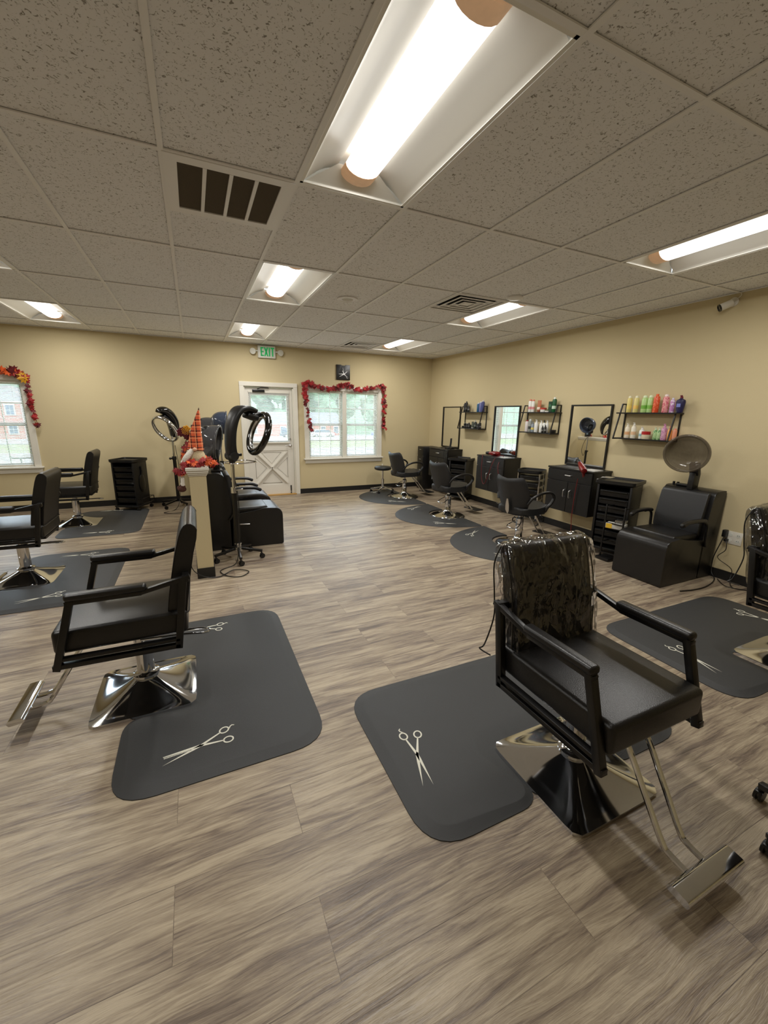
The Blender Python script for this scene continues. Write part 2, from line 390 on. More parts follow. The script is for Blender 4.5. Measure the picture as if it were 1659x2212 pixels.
for i in range(-8, 7):
    g.box((i*TX, (YN+YB)/2, H+.002), (.024, YB-YN, .006)); g.box((i*TX, (YN+YB)/2, H+.02), (.003, YB-YN, .03))
for j in range(-3, 5):
    g.box(((XL+XR)/2, j*TY, H+.0025), (XR-XL, .024, .006)); g.box(((XL+XR)/2, j*TY, H+.02), (XR-XL, .003, .03))
for (x0, y) in ((-.61, .61), (1.83, 1.83), (1.83, 4.27)): g.box((x0+.305, y, H+.003), (.61, .024, .006))
g.box(((XL+XR)/2, YB-.01, H+.002), (XR-XL, .02, .006)); g.box((XR-.01, (YN+YB)/2, H+.002), (.02, YB-YN, .006))
g.box((XL+.01, (YN+YB)/2, H+.002), (.02, YB-YN, .006))
struct(g.build('trim_2', 'tee', smooth=0))

def make_troffer():
    t = thing('ceiling_light', '', 'ceiling light', (0, 0, 0), group='fluorescent troffers in the ceiling grid')
    a, b = TX/2-.013, TY/2-.013
    g = G()   # side reflectors curve up from rim to the lens
    n = 6
    for sx in (-1, 1):
        prof = [(sx*(a-.015-(a-.125)*k/n), H+.004+.085*sin(pi/2*k/n)) for k in range(n+1)]
        g.loft([[Vector((x, -b+.03, z)), Vector((x, b-.03, z))] for x, z in prof], closed=False)
    pieces(g, 'reflector', 'troffer', t)
    g = G()
    for sy in (-1, 1):  # sloped end pieces
        ye = sy*(b-.004); yi = sy*(b-.075)
        g.quad([(-a+.012, ye, H+.004), (a-.012, ye, H+.004), (.11, yi, H+.09), (-.11, yi, H+.09)])
    pieces(g, 'end_plate', 'troffer', t)
    g = G()   # frame rim and closed housing
    for sx in (-1, 1): g.box((sx*(a-.007), 0, H+.006), (.016, 2*b, .01)).box((sx*(a+.004), 0, H+.06), (.004, 2*b, .12))
    for sy in (-1, 1): g.box((0, sy*(b-.007), H+.006), (2*a, .016, .01)).box((0, sy*(b+.004), H+.06), (2*a, .004, .12))
    g.box((0, 0, H+.13), (2*a+.02, 2*b+.02, .01)); g.build('housing', 'troffer', t)
    def lensprof(w, d): return [(w*cos(pi+pi*k/10), d*sin(pi+pi*k/10)) for k in range(11)]
    g = G(); P = lensprof(.09, .05)
    g.loft([[Vector((x, y, H+.075+z)) for x, z in P] for y in (-b+.13, b-.13)], closed=False).build('lens', 'lens', t)
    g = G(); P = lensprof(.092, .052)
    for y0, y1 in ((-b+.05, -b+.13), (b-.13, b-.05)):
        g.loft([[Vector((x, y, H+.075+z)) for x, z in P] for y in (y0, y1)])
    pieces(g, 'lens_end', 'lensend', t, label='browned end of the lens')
    ld = bpy.data.lights.new('lamp', 'AREA'); ld.shape = 'RECTANGLE'; ld.size = .13; ld.size_y = .92; ld.energy = LAMP_W; ld.color = LAMP_COL
    lo = bpy.data.objects.new('lamp', ld); C.objects.link(lo); lo.parent = t; lo.location = (0, 0, H+.018)
    return t
tl = ['large fluorescent ceiling light overhead, nearest one, at the top of the photo', 'fluorescent ceiling light in the middle row beyond the return grille',
      'small far ceiling light just before the green exit sign', 'long ceiling light at the right edge near the security camera',
      'ceiling light beside the square ceiling air diffuser over the styling stations', 'far right ceiling light above the corner of the room',
      'far left ceiling light above the window with orange leaves', 'ceiling light cut off by the left edge of the photo, only its corner shows',
      'ceiling light outside the photo, left of the camera', 'ceiling light outside the photo, behind the camera', 'ceiling light outside the photo, right behind the camera', 'ceiling light outside the photo, left behind the camera']
t0 = make_troffer()
for k, (i, j) in enumerate(troffers):
    c = t0 if k == 0 else copy_tree(t0); c.location = ((i+.5)*TX, (j+.5)*TY, 0); c['label'] = tl[k]
# return grille
t = thing('return_air_grille', 'large square return air grille with four dark panels in the ceiling', 'vent', (-.305, .305, H))
g = G()
for s_ in (-1, 1): g.box((s_*.272, 0, 0), (.06, .604, .008)).box((0, s_*.272, 0), (.484, .06, .008))
for x in (-.121, 0, .121): g.box((x, 0, -.001), (.018, .483, .008))
g.build('frame', 'tee', t)
g = G()
for k in range(42):
    y = -.24+k*.0117; g.box((0, y, .006), (.5, .0015, .01), rot=rotm(40, 'X'))
g.build('louver', 'grille', t); G().box((0, 0, .02), (.63, .63, .004)).build('filter', 'grille', t)
# supply diffusers
def make_diffuser():
    t = thing('ceiling_diffuser', '', 'vent', (0, 0, H), group='square supply diffusers')
    g = G()
    for k, (h0, z0) in enumerate(((.298, 0), (.225, 0), (.155, 0), (.085, 0))):
        h1 = h0-.056; o = [(-h0, -h0, z0), (h0, -h0, z0), (h0, h0, z0), (-h0, h0, z0)]; i = [(-h1, -h1, z0+.022), (h1, -h1, z0+.022), (h1, h1, z0+.022), (-h1, h1, z0+.022)]
        for q in range(4):
            r_ = (q+1) % 4; g.quad([o[q], o[r_], i[r_], i[q]])
            g.quad([o[q], o[r_], (o[r_][0], o[r_][1], z0-.003), (o[q][0], o[q][1], z0-.003)])
    for h0 in (.298, .225, .155, .085):
        for s_ in (-1, 1): g.box((s_*(h0-.011), 0, -.002), (.022, 2*h0, .002)).box((0, s_*(h0-.011), -.002), (2*h0-.044, .022, .002))
    g.box((0, 0, .004), (.09, .09, .004)).build('louver', 'tee', t, smooth=0)
    G().box((0, 0, .035), (.63, .63, .004)).build('duct_box', 'vent', t); return t
d0 = make_diffuser(); d0.location = (1.83+.305, 1.22+.305, H); d0['label'] = 'square louvered supply air diffuser beside the right middle ceiling light'
d1 = copy_tree(d0); d1.location = (1.83+.305, 4.27+.305, H); d1['label'] = 'far square supply air diffuser close to the back wall'
t = thing('ceiling_speaker', 'round flush ceiling speaker right of the middle light', 'speaker', (.96, 1.93, H))
G().lathe([(.105, .006), (.105, -.004), (.085, -.007), (.083, -.003)], 32).build('rim', 'tee', t)
G().lathe([(.084, .0), (.05, -.004), (.001, -.005)], 32).build('speaker_mesh', 'vmetal', t)
tag(G().lathe([(.075, .006), (.075, -.008), (.06, -.016), (.001, -.018)], 32).build('smoke_detector', 'tee'), 'flat round white detector cover on the ceiling past the diffuser', 'detector')
bpy.data.objects['smoke_detector'].location = (2.40, 1.08, H)

# ================================================================ WINDOWS, DOOR
def window(idx, x0, x1, z0, z1, units, sill=(0, 0)):
    w = sempty('window_%d' % idx); g = G(); y = YB-.012; tw = .085
    g.box((x0-tw/2, y, (z0+z1)/2), (tw, .024, z1-z0), .003, 1).box((x1+tw/2, y, (z0+z1)/2), (tw, .024, z1-z0), .003, 1)
    g.box(((x0+x1)/2, y, z1+tw/2), (x1-x0+2*tw, .024, tw), .003, 1)
    g.build('casing', 'trim', w)
    g = G().box(((x0+x1)/2, YB-.005, z0-.012), (x1-x0+2*tw+.05, .12, .024), .005).box(((x0+x1)/2, YB-.012, z0-.06), (x1-x0+2*tw, .022, .07), .003)
    g.build('sill', 'trim', w)
    g = G()   # jambs
    for x in (x0, x1): g.box((x, YB+.07, (z0+z1)/2), (.02, .14, z1-z0))
    g.box(((x0+x1)/2, YB+.07, z1), (x1-x0, .14, .02)).box(((x0+x1)/2, YB+.07, z0), (x1-x0, .14, .02))
    uw = (x1-x0)/units
    for k in range(1, units): g.box((x0+k*uw, YB+.06, (z0+z1)/2), (.075, .15, z1-z0))
    g.build('jamb', 'trim', w)
    for k in range(units):
        a, b = x0+k*uw+(.04 if k else .012), x0+(k+1)*uw-(.04 if k < units-1 else .012); zm = (z0+z1)/2
        for nm, za, zb, yy in (('upper_sash', zm-.01, z1-.01, YB+.105), ('lower_sash', z0+.01, zm+.02, YB+.075)):
            g = G(); f = .038
            for x in (a+f/2, b-f/2): g.box((x, yy, (za+zb)/2), (f, .028, zb-za))
            for z in (za+f/2, zb-f/2): g.box(((a+b)/2, yy, z), (b-a-2*f, .028, f))
            for i in (1, 2): g.box((a+(b-a)*i/3, yy, (za+zb)/2), (.012, .014, zb-za-2*f))
            g.box(((a+b)/2, yy, (za+zb)/2), (b-a-2*f, .010, .012))
            s_ = g.build(nm, 'trim', w, smooth=0)
            G().box(((a+b)/2, yy, (za+zb)/2), (b-a-f, .003, zb-za-f)).build('pane', 'glass', s_, smooth=0)
        g = G(); yb = YB+.03; n = int((z1-z0-.06)/.021)
        for i in range(n):
            z = z0+.03+i*.021; g.box(((a+b)/2, yb, z), (b-a-.01, .024, .0012), rot=rotm(27, 'X'))
        bl = g.build('blind', 'blind', w, smooth=0)
        g = G().box(((a+b)/2, yb, z1-.022), (b-a, .03, .03)).box(((a+b)/2, yb, z0+.018), (b-a-.01, .026, .012))
        g.build('headrail', 'trim', bl)
        g = G()
        for t_ in (.12, .5, .88): g.cyl((a+(b-a)*t_, yb-.014, z0+.02), (a+(b-a)*t_, yb-.014, z1-.02), .001, 5)
        g.cyl((b-.05, yb-.03, z1-.03), (b-.05, yb-.03, zm), .004, 8) if k == 0 else g.tube(smoothpath([(b-.02, yb-.03, z1-.03), (b-.015, yb-.035, zm), (b-.02, yb-.04, z0+.1), (b-.05, yb-.06, z0+.01), (b+.0, yb-.06, z0+.012)], 5), .0025, 6)
        g.build('cord', 'trim', bl)
    return w
window(1, *WIN1, 2); window(2, *WIN2, 2)
# door
d = sempty('door_1'); x0, x1, _, zt = DOOR
g = G(); tw = .075
for x in (x0-tw/2, x1+tw/2): g.box((x, YB-.012, zt/2), (tw, .03, zt), .004, 1)
g.box(((x0+x1)/2, YB-.012, zt+tw/2), (x1-x0+2*tw, .03, tw), .004, 1)
for x in (x0, x1): g.box((x+(.008 if x == x0 else -.008), YB+.07, zt/2), (.016, .14, zt))
g.box(((x0+x1)/2, YB+.07, zt-.006), (x1-x0, .14, .012)); g.build('casing', 'trim', d)
a, b = x0+.02, x1-.02; yd = YB+.065; gz0, gz1, gx0, gx1 = 1.02, 1.83, x0+.12, x1-.12
g = G(); ya, yb_ = yd-.022, yd+.022
def dbox(xa, xb, za, zb, t=.044, yo=0): g.box(((xa+xb)/2, yd+yo, (za+zb)/2), (xb-xa, t, zb-za))
dbox(a, gx0, .01, zt-.015); dbox(gx1, b, .01, zt-.015); dbox(gx0, gx1, gz1, zt-.015); dbox(gx0, gx1, .84, gz0); dbox(gx0, gx1, .01, .2)
dbox(gx0, gx1, .2, .84, .02, .0); leaf = g.build('door_slab', 'door', d, smooth=0)
g = G(); pa, pb = Vector((gx0, 0, .2)), Vector((gx1, 0, .84))
for p, q in (((gx0+.03, .22), (gx1-.03, .82)), ((gx0+.03, .82), (gx1-.03, .22))):
    g.bar((p[0], yd-.012, p[1]), (q[0], yd-.012, q[1]), .02, .075, up=(0, 1, 0))
cx, cz = (gx0+gx1)/2, .52; hw, hh = (gx1-gx0)/2, .32
for tri in ([(-.62, 1), (.62, 1), (0, .28)], [(-.62, -1), (.62, -1), (0, -.28)], [(-1, .66), (-1, -.66), (-.32, 0)], [(1, .66), (1, -.66), (.32, 0)]):
    pts = [Vector((cx+u*hw*.93, yd-.013, cz+v*hh*.9)) for u, v in tri]
    g.tube(pts, .007, 6, loop=True)
g.build('crossbuck', 'door', leaf)
G().box((cx, yd, (gz0+gz1)/2), (gx1-gx0, .004, gz1-gz0)).build('pane', 'glass', leaf)
g = G(); xa, xb = gx0-.045, gx1+.045
g.box((cx, yd-.04, 1.885), (xb-xa, .03, .03)).box((cx, yd-.04, .985), (xb-xa, .024, .02))
bl = g.build('headrail', 'trim', leaf)
g = G()
for i in range(42): g.box((cx, yd-.04, 1.0+i*.021), (xb-xa-.01, .024, .0012), rot=rotm(20, 'X'))
g.build('blind', 'blind', leaf, smooth=0)
g = G().lathe([(.03, 0), (.03, .008), (.012, .012), (.012, .05)], 16, (b-.06, yd-.022, .93), rotm(90, 'X'))
g.tube(smoothpath([(b-.06, yd-.07, .93), (b-.1, yd-.075, .935), (b-.16, yd-.07, .925)], 4), .009, 8); g.build('door_handle', 'satin', leaf)
G().cyl((b-.06, yd-.02, 1.05), (b-.06, yd-.04, 1.05), .02, 16).build('deadbolt', 'satin', leaf)
g = G().box((.52, yd-.06, 1.9), (.21, .05, .042), .004); g.tube([(.5, yd-.09, 1.93), (.56, yd-.12, 1.955), (.70, yd-.06, 1.955)], .008, 8); g.build('door_closer', 'frame', leaf)
g = G().box((b-.07, yd-.03, .12), (.02, .012, .1)).cyl((b-.07, yd-.035, .02), (b-.07, yd-.035, .1), .006, 8).cyl((b-.07, yd-.035, .0), (b-.07, yd-.035, .025), .014, 10)
g.build('door_stop', 'frame', leaf)
struct(G().box(((x0+x1)/2, YB+.03, .008), (x1-x0, .17, .016), .004).build('trim_3', 'wood'))
struct(G().box((2.955, YB-.008, .36), (.018, .016, .32), .002).build('trim_4', 'trim'))

# ================================================================ STYLING CHAIRS (square base, steel arm frames)
def square_base(g):
    rings = []
    for k in range(13):
        t = k/12; s_ = .247*(1-t)+.043*t; e = 1-t; z = .016+.089*t**1.3; ring = []
        for i in range(64):
            a = 2*pi*(i+.5)/64; c, n = cos(a), sin(a); m_ = (abs(c)**14+abs(n)**14)**(1/14)
            rs = 1/m_; rr = (rs**(e**.35))*s_
            ring.append(Vector((rr*c, rr*n, z)))
        rings.append(ring)
    low = [Vector((v.x, v.y, 0)) for v in rings[0]]
    g.loft([low]+rings)
def make_square_chair():
    t = thing('styling_chair', '', 'salon chair', group='square-base styling chairs')
    g = G(); square_base(g); g.build('base', 'chrome', t, 30)
    g = G().lathe([(.058, .100), (.066, .104), (.066, .116), (.05, .122), (.043, .13), (.043, .335), (.036, .338), (.026, .34), (.026, .42)], 28); g.build('pump_column', 'chrome', t)
    g = G().box((.0, 0, .405), (.30, .22, .03), .006).box((.0, 0, .428), (.48, .40, .02)); g.build('seat_plate', 'frame', t)
    g = G().box((.035, 0, .495), (.56, .51, .118), .022, 4)
    for v in g.bm.verts:
        if v.co.z > .54: v.co.z += .014*(1-((v.co.x-.03)/.28)**2)*(1-(v.co.y/.25)**2)
    st = g.build('seat', 'leather', t, 60)
    g = G(); P = roundpoly([(-.255, -.235), (.295, -.235), (.295, .235), (-.255, .235)], .03)
    g.tube([(x*1.0, y*1.045, .541) for x, y in P], .0035, 6, loop=True); g.build('piping', 'leather', st)
    # backrest: side profile extruded across
    prof = [(-.155, .455), (-.16, .56), (-.175, .66), (-.195, .76), (-.22, .87), (-.245, .955), (-.265, .99), (-.29, 1.0), (-.315, .985), (-.325, .95), (-.30, .85), (-.275, .72), (-.255, .6), (-.24, .5), (-.225, .455), (-.19, .44)]
    prof = [(p.x, p.y) for p in smoothpath([(a, b, 0) for a, b in prof], 3, True)]
    g = G(); w = .225; rings = []
    for k in range(15):
        u = -1+2*k/14; y = w*sin(u*pi/2) if abs(u) < 1 else w*u; e = max(0, 1-(abs(y)/w)**8); q = .90+.10*e**.5
        cxm, czm = -.24, .72
        ring = []
        for (px, pz) in prof:
            bulge = 1
            ring.append(Vector((cxm-.0+(px-cxm-(czm-pz)*.25)*(q if 1 else 1)+(czm-pz)*.25, y, czm+(pz-czm)*(.985+.015*e))))
        rings.append(ring)
    bk = g.loft(rings).build('backrest', 'leather', t, 50)
    g = G(); g.tube([(cx_.x, -w*.985, cx_.z) for cx_ in rings[1][::2]], .003, 6, loop=True); g.tube([(cx_.x, w*.985, cx_.z) for cx_ in rings[-2][::2]], .003, 6, loop=True)
    g.build('piping', 'leather', bk)
    for s_ in (-1, 1):
        y = s_*.272; g = G()
        g.bar((.305, y, .375), (.215, y, .705), .034, .03, .003)           # front post
        g.bar((.318, y, .392), (-.205, y, .385), .03, .022, .002)          # lower rail
        g.bar((.30, y, .425), (-.205, y, .42), .03, .016, .002)
        g.bar((-.195, y, .372), (-.245, y, .745), .034, .03, .003)
        g.bar((.235, y, .695), (-.065, y, .695), .03, .02, .002)
        g.bar((-.05, y, .695), (-.275, y, .745), .028, .022, .002)
        g.box((-.255, s_*.25, .735), (.03, .06, .035), .002)
        g.build('arm_frame', 'frame', t)
        g = G().box((.075, y, .721), (.32, .05, .034), .014, 4); g.build('armrest_pad', 'leather', t, 60)
    g = G()
    for s_ in (-1, 1): g.tube(smoothpath([(.16, s_*.055, .395), (.24, s_*.055, .375), (.33, s_*.053, .24), (.415, s_*.05, .105), (.45, s_*.048, .08), (.53, s_*.047, .072)], 5), .011, 10)
    fr = g.build('footrest', 'chrome', t)
    prof = [(-.032, -.008), (.028, -.014), (.036, 0), (.03, .014), (-.02, .02), (-.036, .006)]
    g = G().prism(roundpoly(prof, .006, 3), -.155, .155, Matrix.Translation((.535, 0, .078)) @ XZ); g.build('foot_bar', 'chrome', fr)
    g = G(); g.tube(smoothpath([(0, .03, .33), (-.16, .05, .345), (-.27, .06, .35), (-.33, .085, .352), (-.34, .12, .355), (-.31, .14, .358), (-.2, .10, .35), (0, .05, .335)], 5), .006, 8)
    g.build('pump_lever', 'chrome', t)
    return t
chA = make_square_chair(); chA.location = (-.93, 0, 0); chA.rotation_euler = (0, 0, R(180))
chA['label'] = 'black styling chair with chrome square base on the near left mat'
chD = dup(chA, (-2.08, 2.18, 0), 180, 'black styling chair cut off at the left edge, in the middle of the left row')
chE = dup(chA, (-2.12, 4.28, 0), 180, 'black styling chair farthest back on the left, beside the black trolley')
chB = dup(chA, (.84, -1.36, 0), -90, 'large black styling chair in the right foreground with plastic-wrapped backrest')
chC = dup(chA, (2.88, -1.36, 0), -90, 'black styling chair with wrapped backrest cut off by the right edge')
def wrap_back(ch):
    prof = [(-.140, .47), (-.15, .6), (-.17, .74), (-.20, .88), (-.232, .985), (-.27, 1.01), (-.32, 1.008), (-.342, .96), (-.33, .84), (-.30, .7), (-.265, .52), (-.23, .47)]
    prof = [(p.x, p.y) for p in smoothpath([(a, b, 0) for a, b in prof], 3, True)]
    from mathutils import noise as NZ
    prof = [(p.x, p.y) for p in smoothpath([(a, b, 0) for a, b in prof], 2, True)]; rings = []; cx_, cz_ = -.24, .74
    for k in range(64):
        u = -1+2*k/63; y = .240*u; e_ = 1-.03*abs(u)**10; ring = []
        for px, pz in prof:
            q = Vector((px*9, y*9, pz*6)); d_ = (.5-abs(NZ.noise(q)))*.022+(.5-abs(NZ.noise(q*2.7+Vector((3, 1, 7)))))*.013+NZ.noise(q*.5)*.008
            dx, dz = px-cx_, pz-cz_; l_ = math.hypot(dx*3, dz); w_ = d_-.012
            ring.append(Vector((cx_+dx*e_+w_*dx*3/l_, y, cz_+dz*e_+w_*dz/l_)))
        rings.append(ring)
    c = G().loft(rings, cap0=True, cap1=True).build('plastic_cover', 'wrap', ch, 80, label='clear crinkled plastic cover')
    g = G()
    for s_ in (-1, 1):
        g.tube(smoothpath([(-.30, s_*.245, .99), (-.33, s_*.25, .9), (-.31, s_*.252, .76), (-.29, s_*.262, .66), (-.31, s_*.285, .52), (-.33, s_*.295, .49), (-.27, s_*.28, .485)], 5), .0035, 6)
        g.tube(smoothpath([(-.27, s_*.243, .99), (-.22, s_*.246, .85), (-.19, s_*.246, .7), (-.18, s_*.246, .56)], 4), .0035, 6)
    g.build('tie_string', 'frame', c)
    return c
wB = wrap_back(chB)
c2 = copy_tree(wB); c2.parent = chC

# ================================================================ ROUND-BASE CHAIRS
def make_round_chair():
    t = thing('styling_chair', '', 'salon chair', group='round-base styling chairs at the mirror stations')
    G().lathe([(.262, 0), (.268, .006), (.264, .014), (.25, .018), (.001, .018)], 48).build('base_rim', 'plastic', t)
    G().lathe([(.25, .016), (.245, .024), (.20, .030), (.14, .042), (.085, .062), (.052, .09), (.044, .11), (.044, .19)], 48).build('base', 'chrome', t)
    g = G().lathe([(.05, .185), (.05, .19), (.044, .2), (.044, .33), (.03, .345), (.022, .35), (.022, .41)], 8); g.build('pump_column', 'chrome', t, 20)
    g = G(); poly = roundpoly([(-.22, -.19), (-.05, -.235), (.2, -.225), (.27, -.15), (.27, .15), (.2, .225), (-.05, .235), (-.22, .19)], .08, 4)
    g.prism(poly, .415, .505, bev=.028)
    for v in g.bm.verts:
        if v.co.z > .49: v.co.z += .03*(v.co.x/.27)**2-.012
    g.build('seat', 'leather2', t, 60)
    G().box((0, 0, .405), (.26, .2, .025), .005).build('seat_plate', 'frame', t)
    # curved shell backrest with dipped top
    g = G(); nu, nv = 16, 14; F_, B_ = [], []
    for j in range(nv+1):
        v = j/nv; fr, br = [], []
        for i in range(nu+1):
            u = -1+2*i/nu
            wid = .15+.085*sin(min(1, v/.62)*pi/2) - .02*max(0, v-.75)/.25
            zt = .855+.028*(abs(u)**2)-.012*(1-abs(u)) - .06*max(0, abs(u)-.85)/.15
            z = .42+(zt-.42)*v; y = u*wid
            x = -.185-.10*v+.075*u*u*(1-.2*v)+.015*sin(v*pi); th = .036*(1-abs(u)**6)**.5*(1-(2*v-1)**8)**.5
            fr.append(Vector((x+th, y, z))); br.append(Vector((x-th*.9-.004, y, z)))
        F_.append(fr); B_.append(br)
    rings = [F_[j]+B_[j][::-1] for j in range(nv+1)]
    g.loft(rings); g.build('backrest', 'leather2', t, 60)
    for s_ in (-1, 1):
        g = G(); P = smoothpath([(-.16, s_*.215, .56), (-.13, s_*.245, .625), (-.04, s_*.268, .672), (.08, s_*.275, .685), (.18, s_*.272, .665), (.235, s_*.268, .61), (.20, s_*.262, .545), (.155, s_*.25, .50), (.145, s_*.235, .455)], 5)
        g.tube(P, .019, 10, ry=.016); g.build('armrest', 'plastic', t, 60)
    g = G()
    for s_ in (-1, 1): g.tube([(.13, s_*.05, .41), (.2, s_*.05, .37), (.44, s_*.05, .085), (.47, s_*.05, .07)], .011, 10)
    fr = g.build('footrest', 'chrome', t)
    g = G().box((.53, 0, .068), (.15, .30, .016), .006, 2); g.build('foot_plate', 'plastic', fr)
    g = G(); g.tube(smoothpath([(-.03, .045, .30), (-.1, .07, .26), (-.15, .06, .235), (-.155, -.06, .235), (-.1, -.07, .26), (-.03, -.045, .30)], 5), .006, 8); g.build('pump_lever', 'chrome', t)
    return t
rc = make_round_chair()
rc.location = (2.95, 1.30, 0); rc.rotation_euler = (0, 0, R(8)); rc['label'] = 'dark round-base styling chair nearest of the right row, silver clip on its backrest'
g = G(); poly = roundpoly([(0, .0), (.03, .05), (.026, .11), (.008, .19), (-.012, .19), (-.024, .11), (-.02, .04)], .01, 3)
g.prism(poly, 0, .006, Matrix.Translation((-.262, -.02, .42)) @ rotm(-8, 'Y') @ YZ); g.build('recline_lever', 'satin', rc, label='silver lever on the rear of the backrest')
rG = make_round_chair(); rG.location = (2.93, 2.84, 0); rG.rotation_euler = (0, 0, R(5)); rG['label'] = 'dark round-base styling chair in the middle of the right row'
rF = copy_tree(rG); rF.location = (2.98, 4.42, 0); rF.rotation_euler = (0, 0, R(6)); rF['label'] = 'dark round-base styling chair farthest back on the right, near the window'

# ================================================================ MATS
def offset_poly(P, d):
    n = len(P); out = []; A = sum(P[i][0]*P[(i+1) % n][1]-P[(i+1) % n][0]*P[i][1] for i in range(n)); sg = 1 if A > 0 else -1
    for i in range(n):
        a, p, b = Vector(P[i-1]), Vector(P[i]), Vector(P[(i+1) % n])
        e1 = (p-a); e2 = (b-p)
        if e1.length < 1e-6: e1 = e2
        if e2.length < 1e-6: e2 = e1
        n1 = Vector((-e1.y, e1.x)).normalized()*sg; n2 = Vector((-e2.y, e2.x)).normalized()*sg
        m_ = (n1+n2); m_.normalize(); k = d/max(.45, m_.dot(n1)); q = p+m_*k; out.append((q.x, q.y))
    return out
def tri(g):
    g.bm.normal_update(); bmesh.ops.triangulate(g.bm, faces=[f for f in g.bm.faces if len(f.verts) > 8], quad_method='BEAUTY', ngon_method='EAR_CLIP')
def mat_mesh(P, wide=.055, notch=None):
    g = G(); T = .0175
    def off(f):
        O = offset_poly(P, 1.0); out = []
        for (x, y), (ox, oy) in zip(P, O):
            inn = notch and abs(y) < .33 and x < -.10
            k = (.035+.07*min(1, max(0, (x+.37)/.10)) if inn else wide)*f; out.append((x+(ox-x)*k, y+(oy-y)*k))
        return out
    rings = [[Vector((x, y, -.001)) for x, y in P], [Vector((x, y, .004)) for x, y in off(.02)], [Vector((x, y, .007)) for x, y in off(.35)],
             [Vector((x, y, .0165)) for x, y in off(.88)], [Vector((x, y, T)) for x, y in off(1)]]
    g.loft(rings, cap0=False); tri(g); return g
def scissors(px, py, ang, ln=.30, thin=False, curl=1, parent=None):
    # pivot at (px,py); blades point along +x, finger rings along -x
    g = G(); z0, z1 = .0177, .0184; k = ln/.30
    T0 = Matrix.Translation((px, py, 0)) @ Matrix.Rotation(ang, 4, 'Z') @ Matrix.Diagonal((k, k*curl, 1, 1))
    for s_ in (-1, 1):
        m = T0 @ Matrix.Rotation(s_*R(9), 4, 'Z')
        if thin and s_ == 1:
            g.prism([(-.01, -.006), (.0, .008), (.155, .004), (.155, .0), (.02, -.005)], z0, z1, m)
            for i in range(20): g.prism([(.04+i*.0057, -.003), (.0435+i*.0057, -.003), (.0435+i*.0057, -.011), (.04+i*.0057, -.011)], z0, z1, m)
        else: g.prism([(-.012, -.006), (-.004, .008), (.04, .0065), (.165, -.003*s_), (.03, -.006)], z0, z1, m)
        mh = T0 @ Matrix.Rotation(s_*R(17), 4, 'Z')
        g.prism([(-.005, -.006), (-.005, .006), (-.10, .0035), (-.10, -.0035)], z0, z1, mh)
        n = 20; c = Vector((-.122, 0)); ro, ri = .0235, .0165
        outer = [mh @ Vector((c.x+ro*cos(2*pi*i/n)*1.05, c.y+ro*sin(2*pi*i/n)*.92, z1)) for i in range(n)]
        inner = [mh @ Vector((c.x+ri*cos(2*pi*i/n)*1.08, c.y+ri*sin(2*pi*i/n)*.9, z1)) for i in range(n)]
        lo = [Vector((v.x, v.y, z0)) for v in outer]; li = [Vector((v.x, v.y, z0)) for v in inner]
        g.loft([lo, outer, inner, li], loop=True)
        if s_ == -1:
            pts = [(-.142, .006), (-.156, -.002), (-.166, -.003), (-.174, .008), (-.170, .010), (-.164, .003), (-.156, .004), (-.143, .013)]
            g.prism([(a, -b) for a, b in pts], z0, z1, mh)
    bmesh.ops.recalc_face_normals(g.bm, faces=g.bm.faces[:])
    return g.build('scissors_print', 'white', parent, 0, label='white printed scissors')
def rect_mat(cx, cy, rz, label, sc):
    # local: long side along y, notch in the -x edge
    P = [(-.46, -.75), (.46, -.75), (.46, .75), (-.46, .75), (-.46, .215), (-.15, .215), (-.15, -.215), (-.46, -.215)]
    P = roundpoly(P, [.18, .18, .18, .18, .11, .03, .03, .11], 7)
    t = thing('anti_fatigue_mat', label, 'floor mat', (cx, cy, 0), rz, 'rectangular anti-fatigue mats')
    mat_mesh(P, notch=True).build('rubber_pad', 'mat_', t, 50)
    inv = (Matrix.Translation((cx, cy, 0)) @ rotm(rz)).inverted()
    for (x, y, tx, ty, thin, curl) in sc:
        p = inv @ Vector((x, y, 0)); q = inv @ Vector((tx, ty, 0)); d_ = q-p
        scissors(p.x, p.y, math.atan2(d_.y, d_.x), .30, thin, curl, t)
    return t
rect_mat(-.56, -.02, 0, 'near left black rubber mat with a thinning scissors print', [(-.67, -.58, -.83, -.615, True, -1), (-.64, .57, -.80, .60, False, -1)])
rect_mat(-1.80, 2.15, 0, 'black mat with two scissors prints under the chair at the left edge', [(-1.80, 2.72, -2.0, 2.74, False, -1), (-1.84, 1.61, -2.03, 1.56, False, -1)])
rect_mat(-1.78, 4.27, 0, 'farthest left black mat, lying in front of the black trolley', [(-1.79, 3.63, -2.0, 3.65, False, -1), (-1.82, 4.93, -2.03, 4.93, False, -1)])
rect_mat(.82, -.97, 90, 'black mat with one bold scissors print under the foreground chair with wrapped back', [(.235, -1.03, .19, -1.23, False, -1), (1.42, -.98, 1.36, -1.2, False, -1)])
rect_mat(2.82, -.98, 90, 'black mat partly cut off at the right edge of the photo', [(2.28, -1.07, 2.25, -1.27, False, -1), (3.38, -.95, 3.44, -1.13, False, 1)])
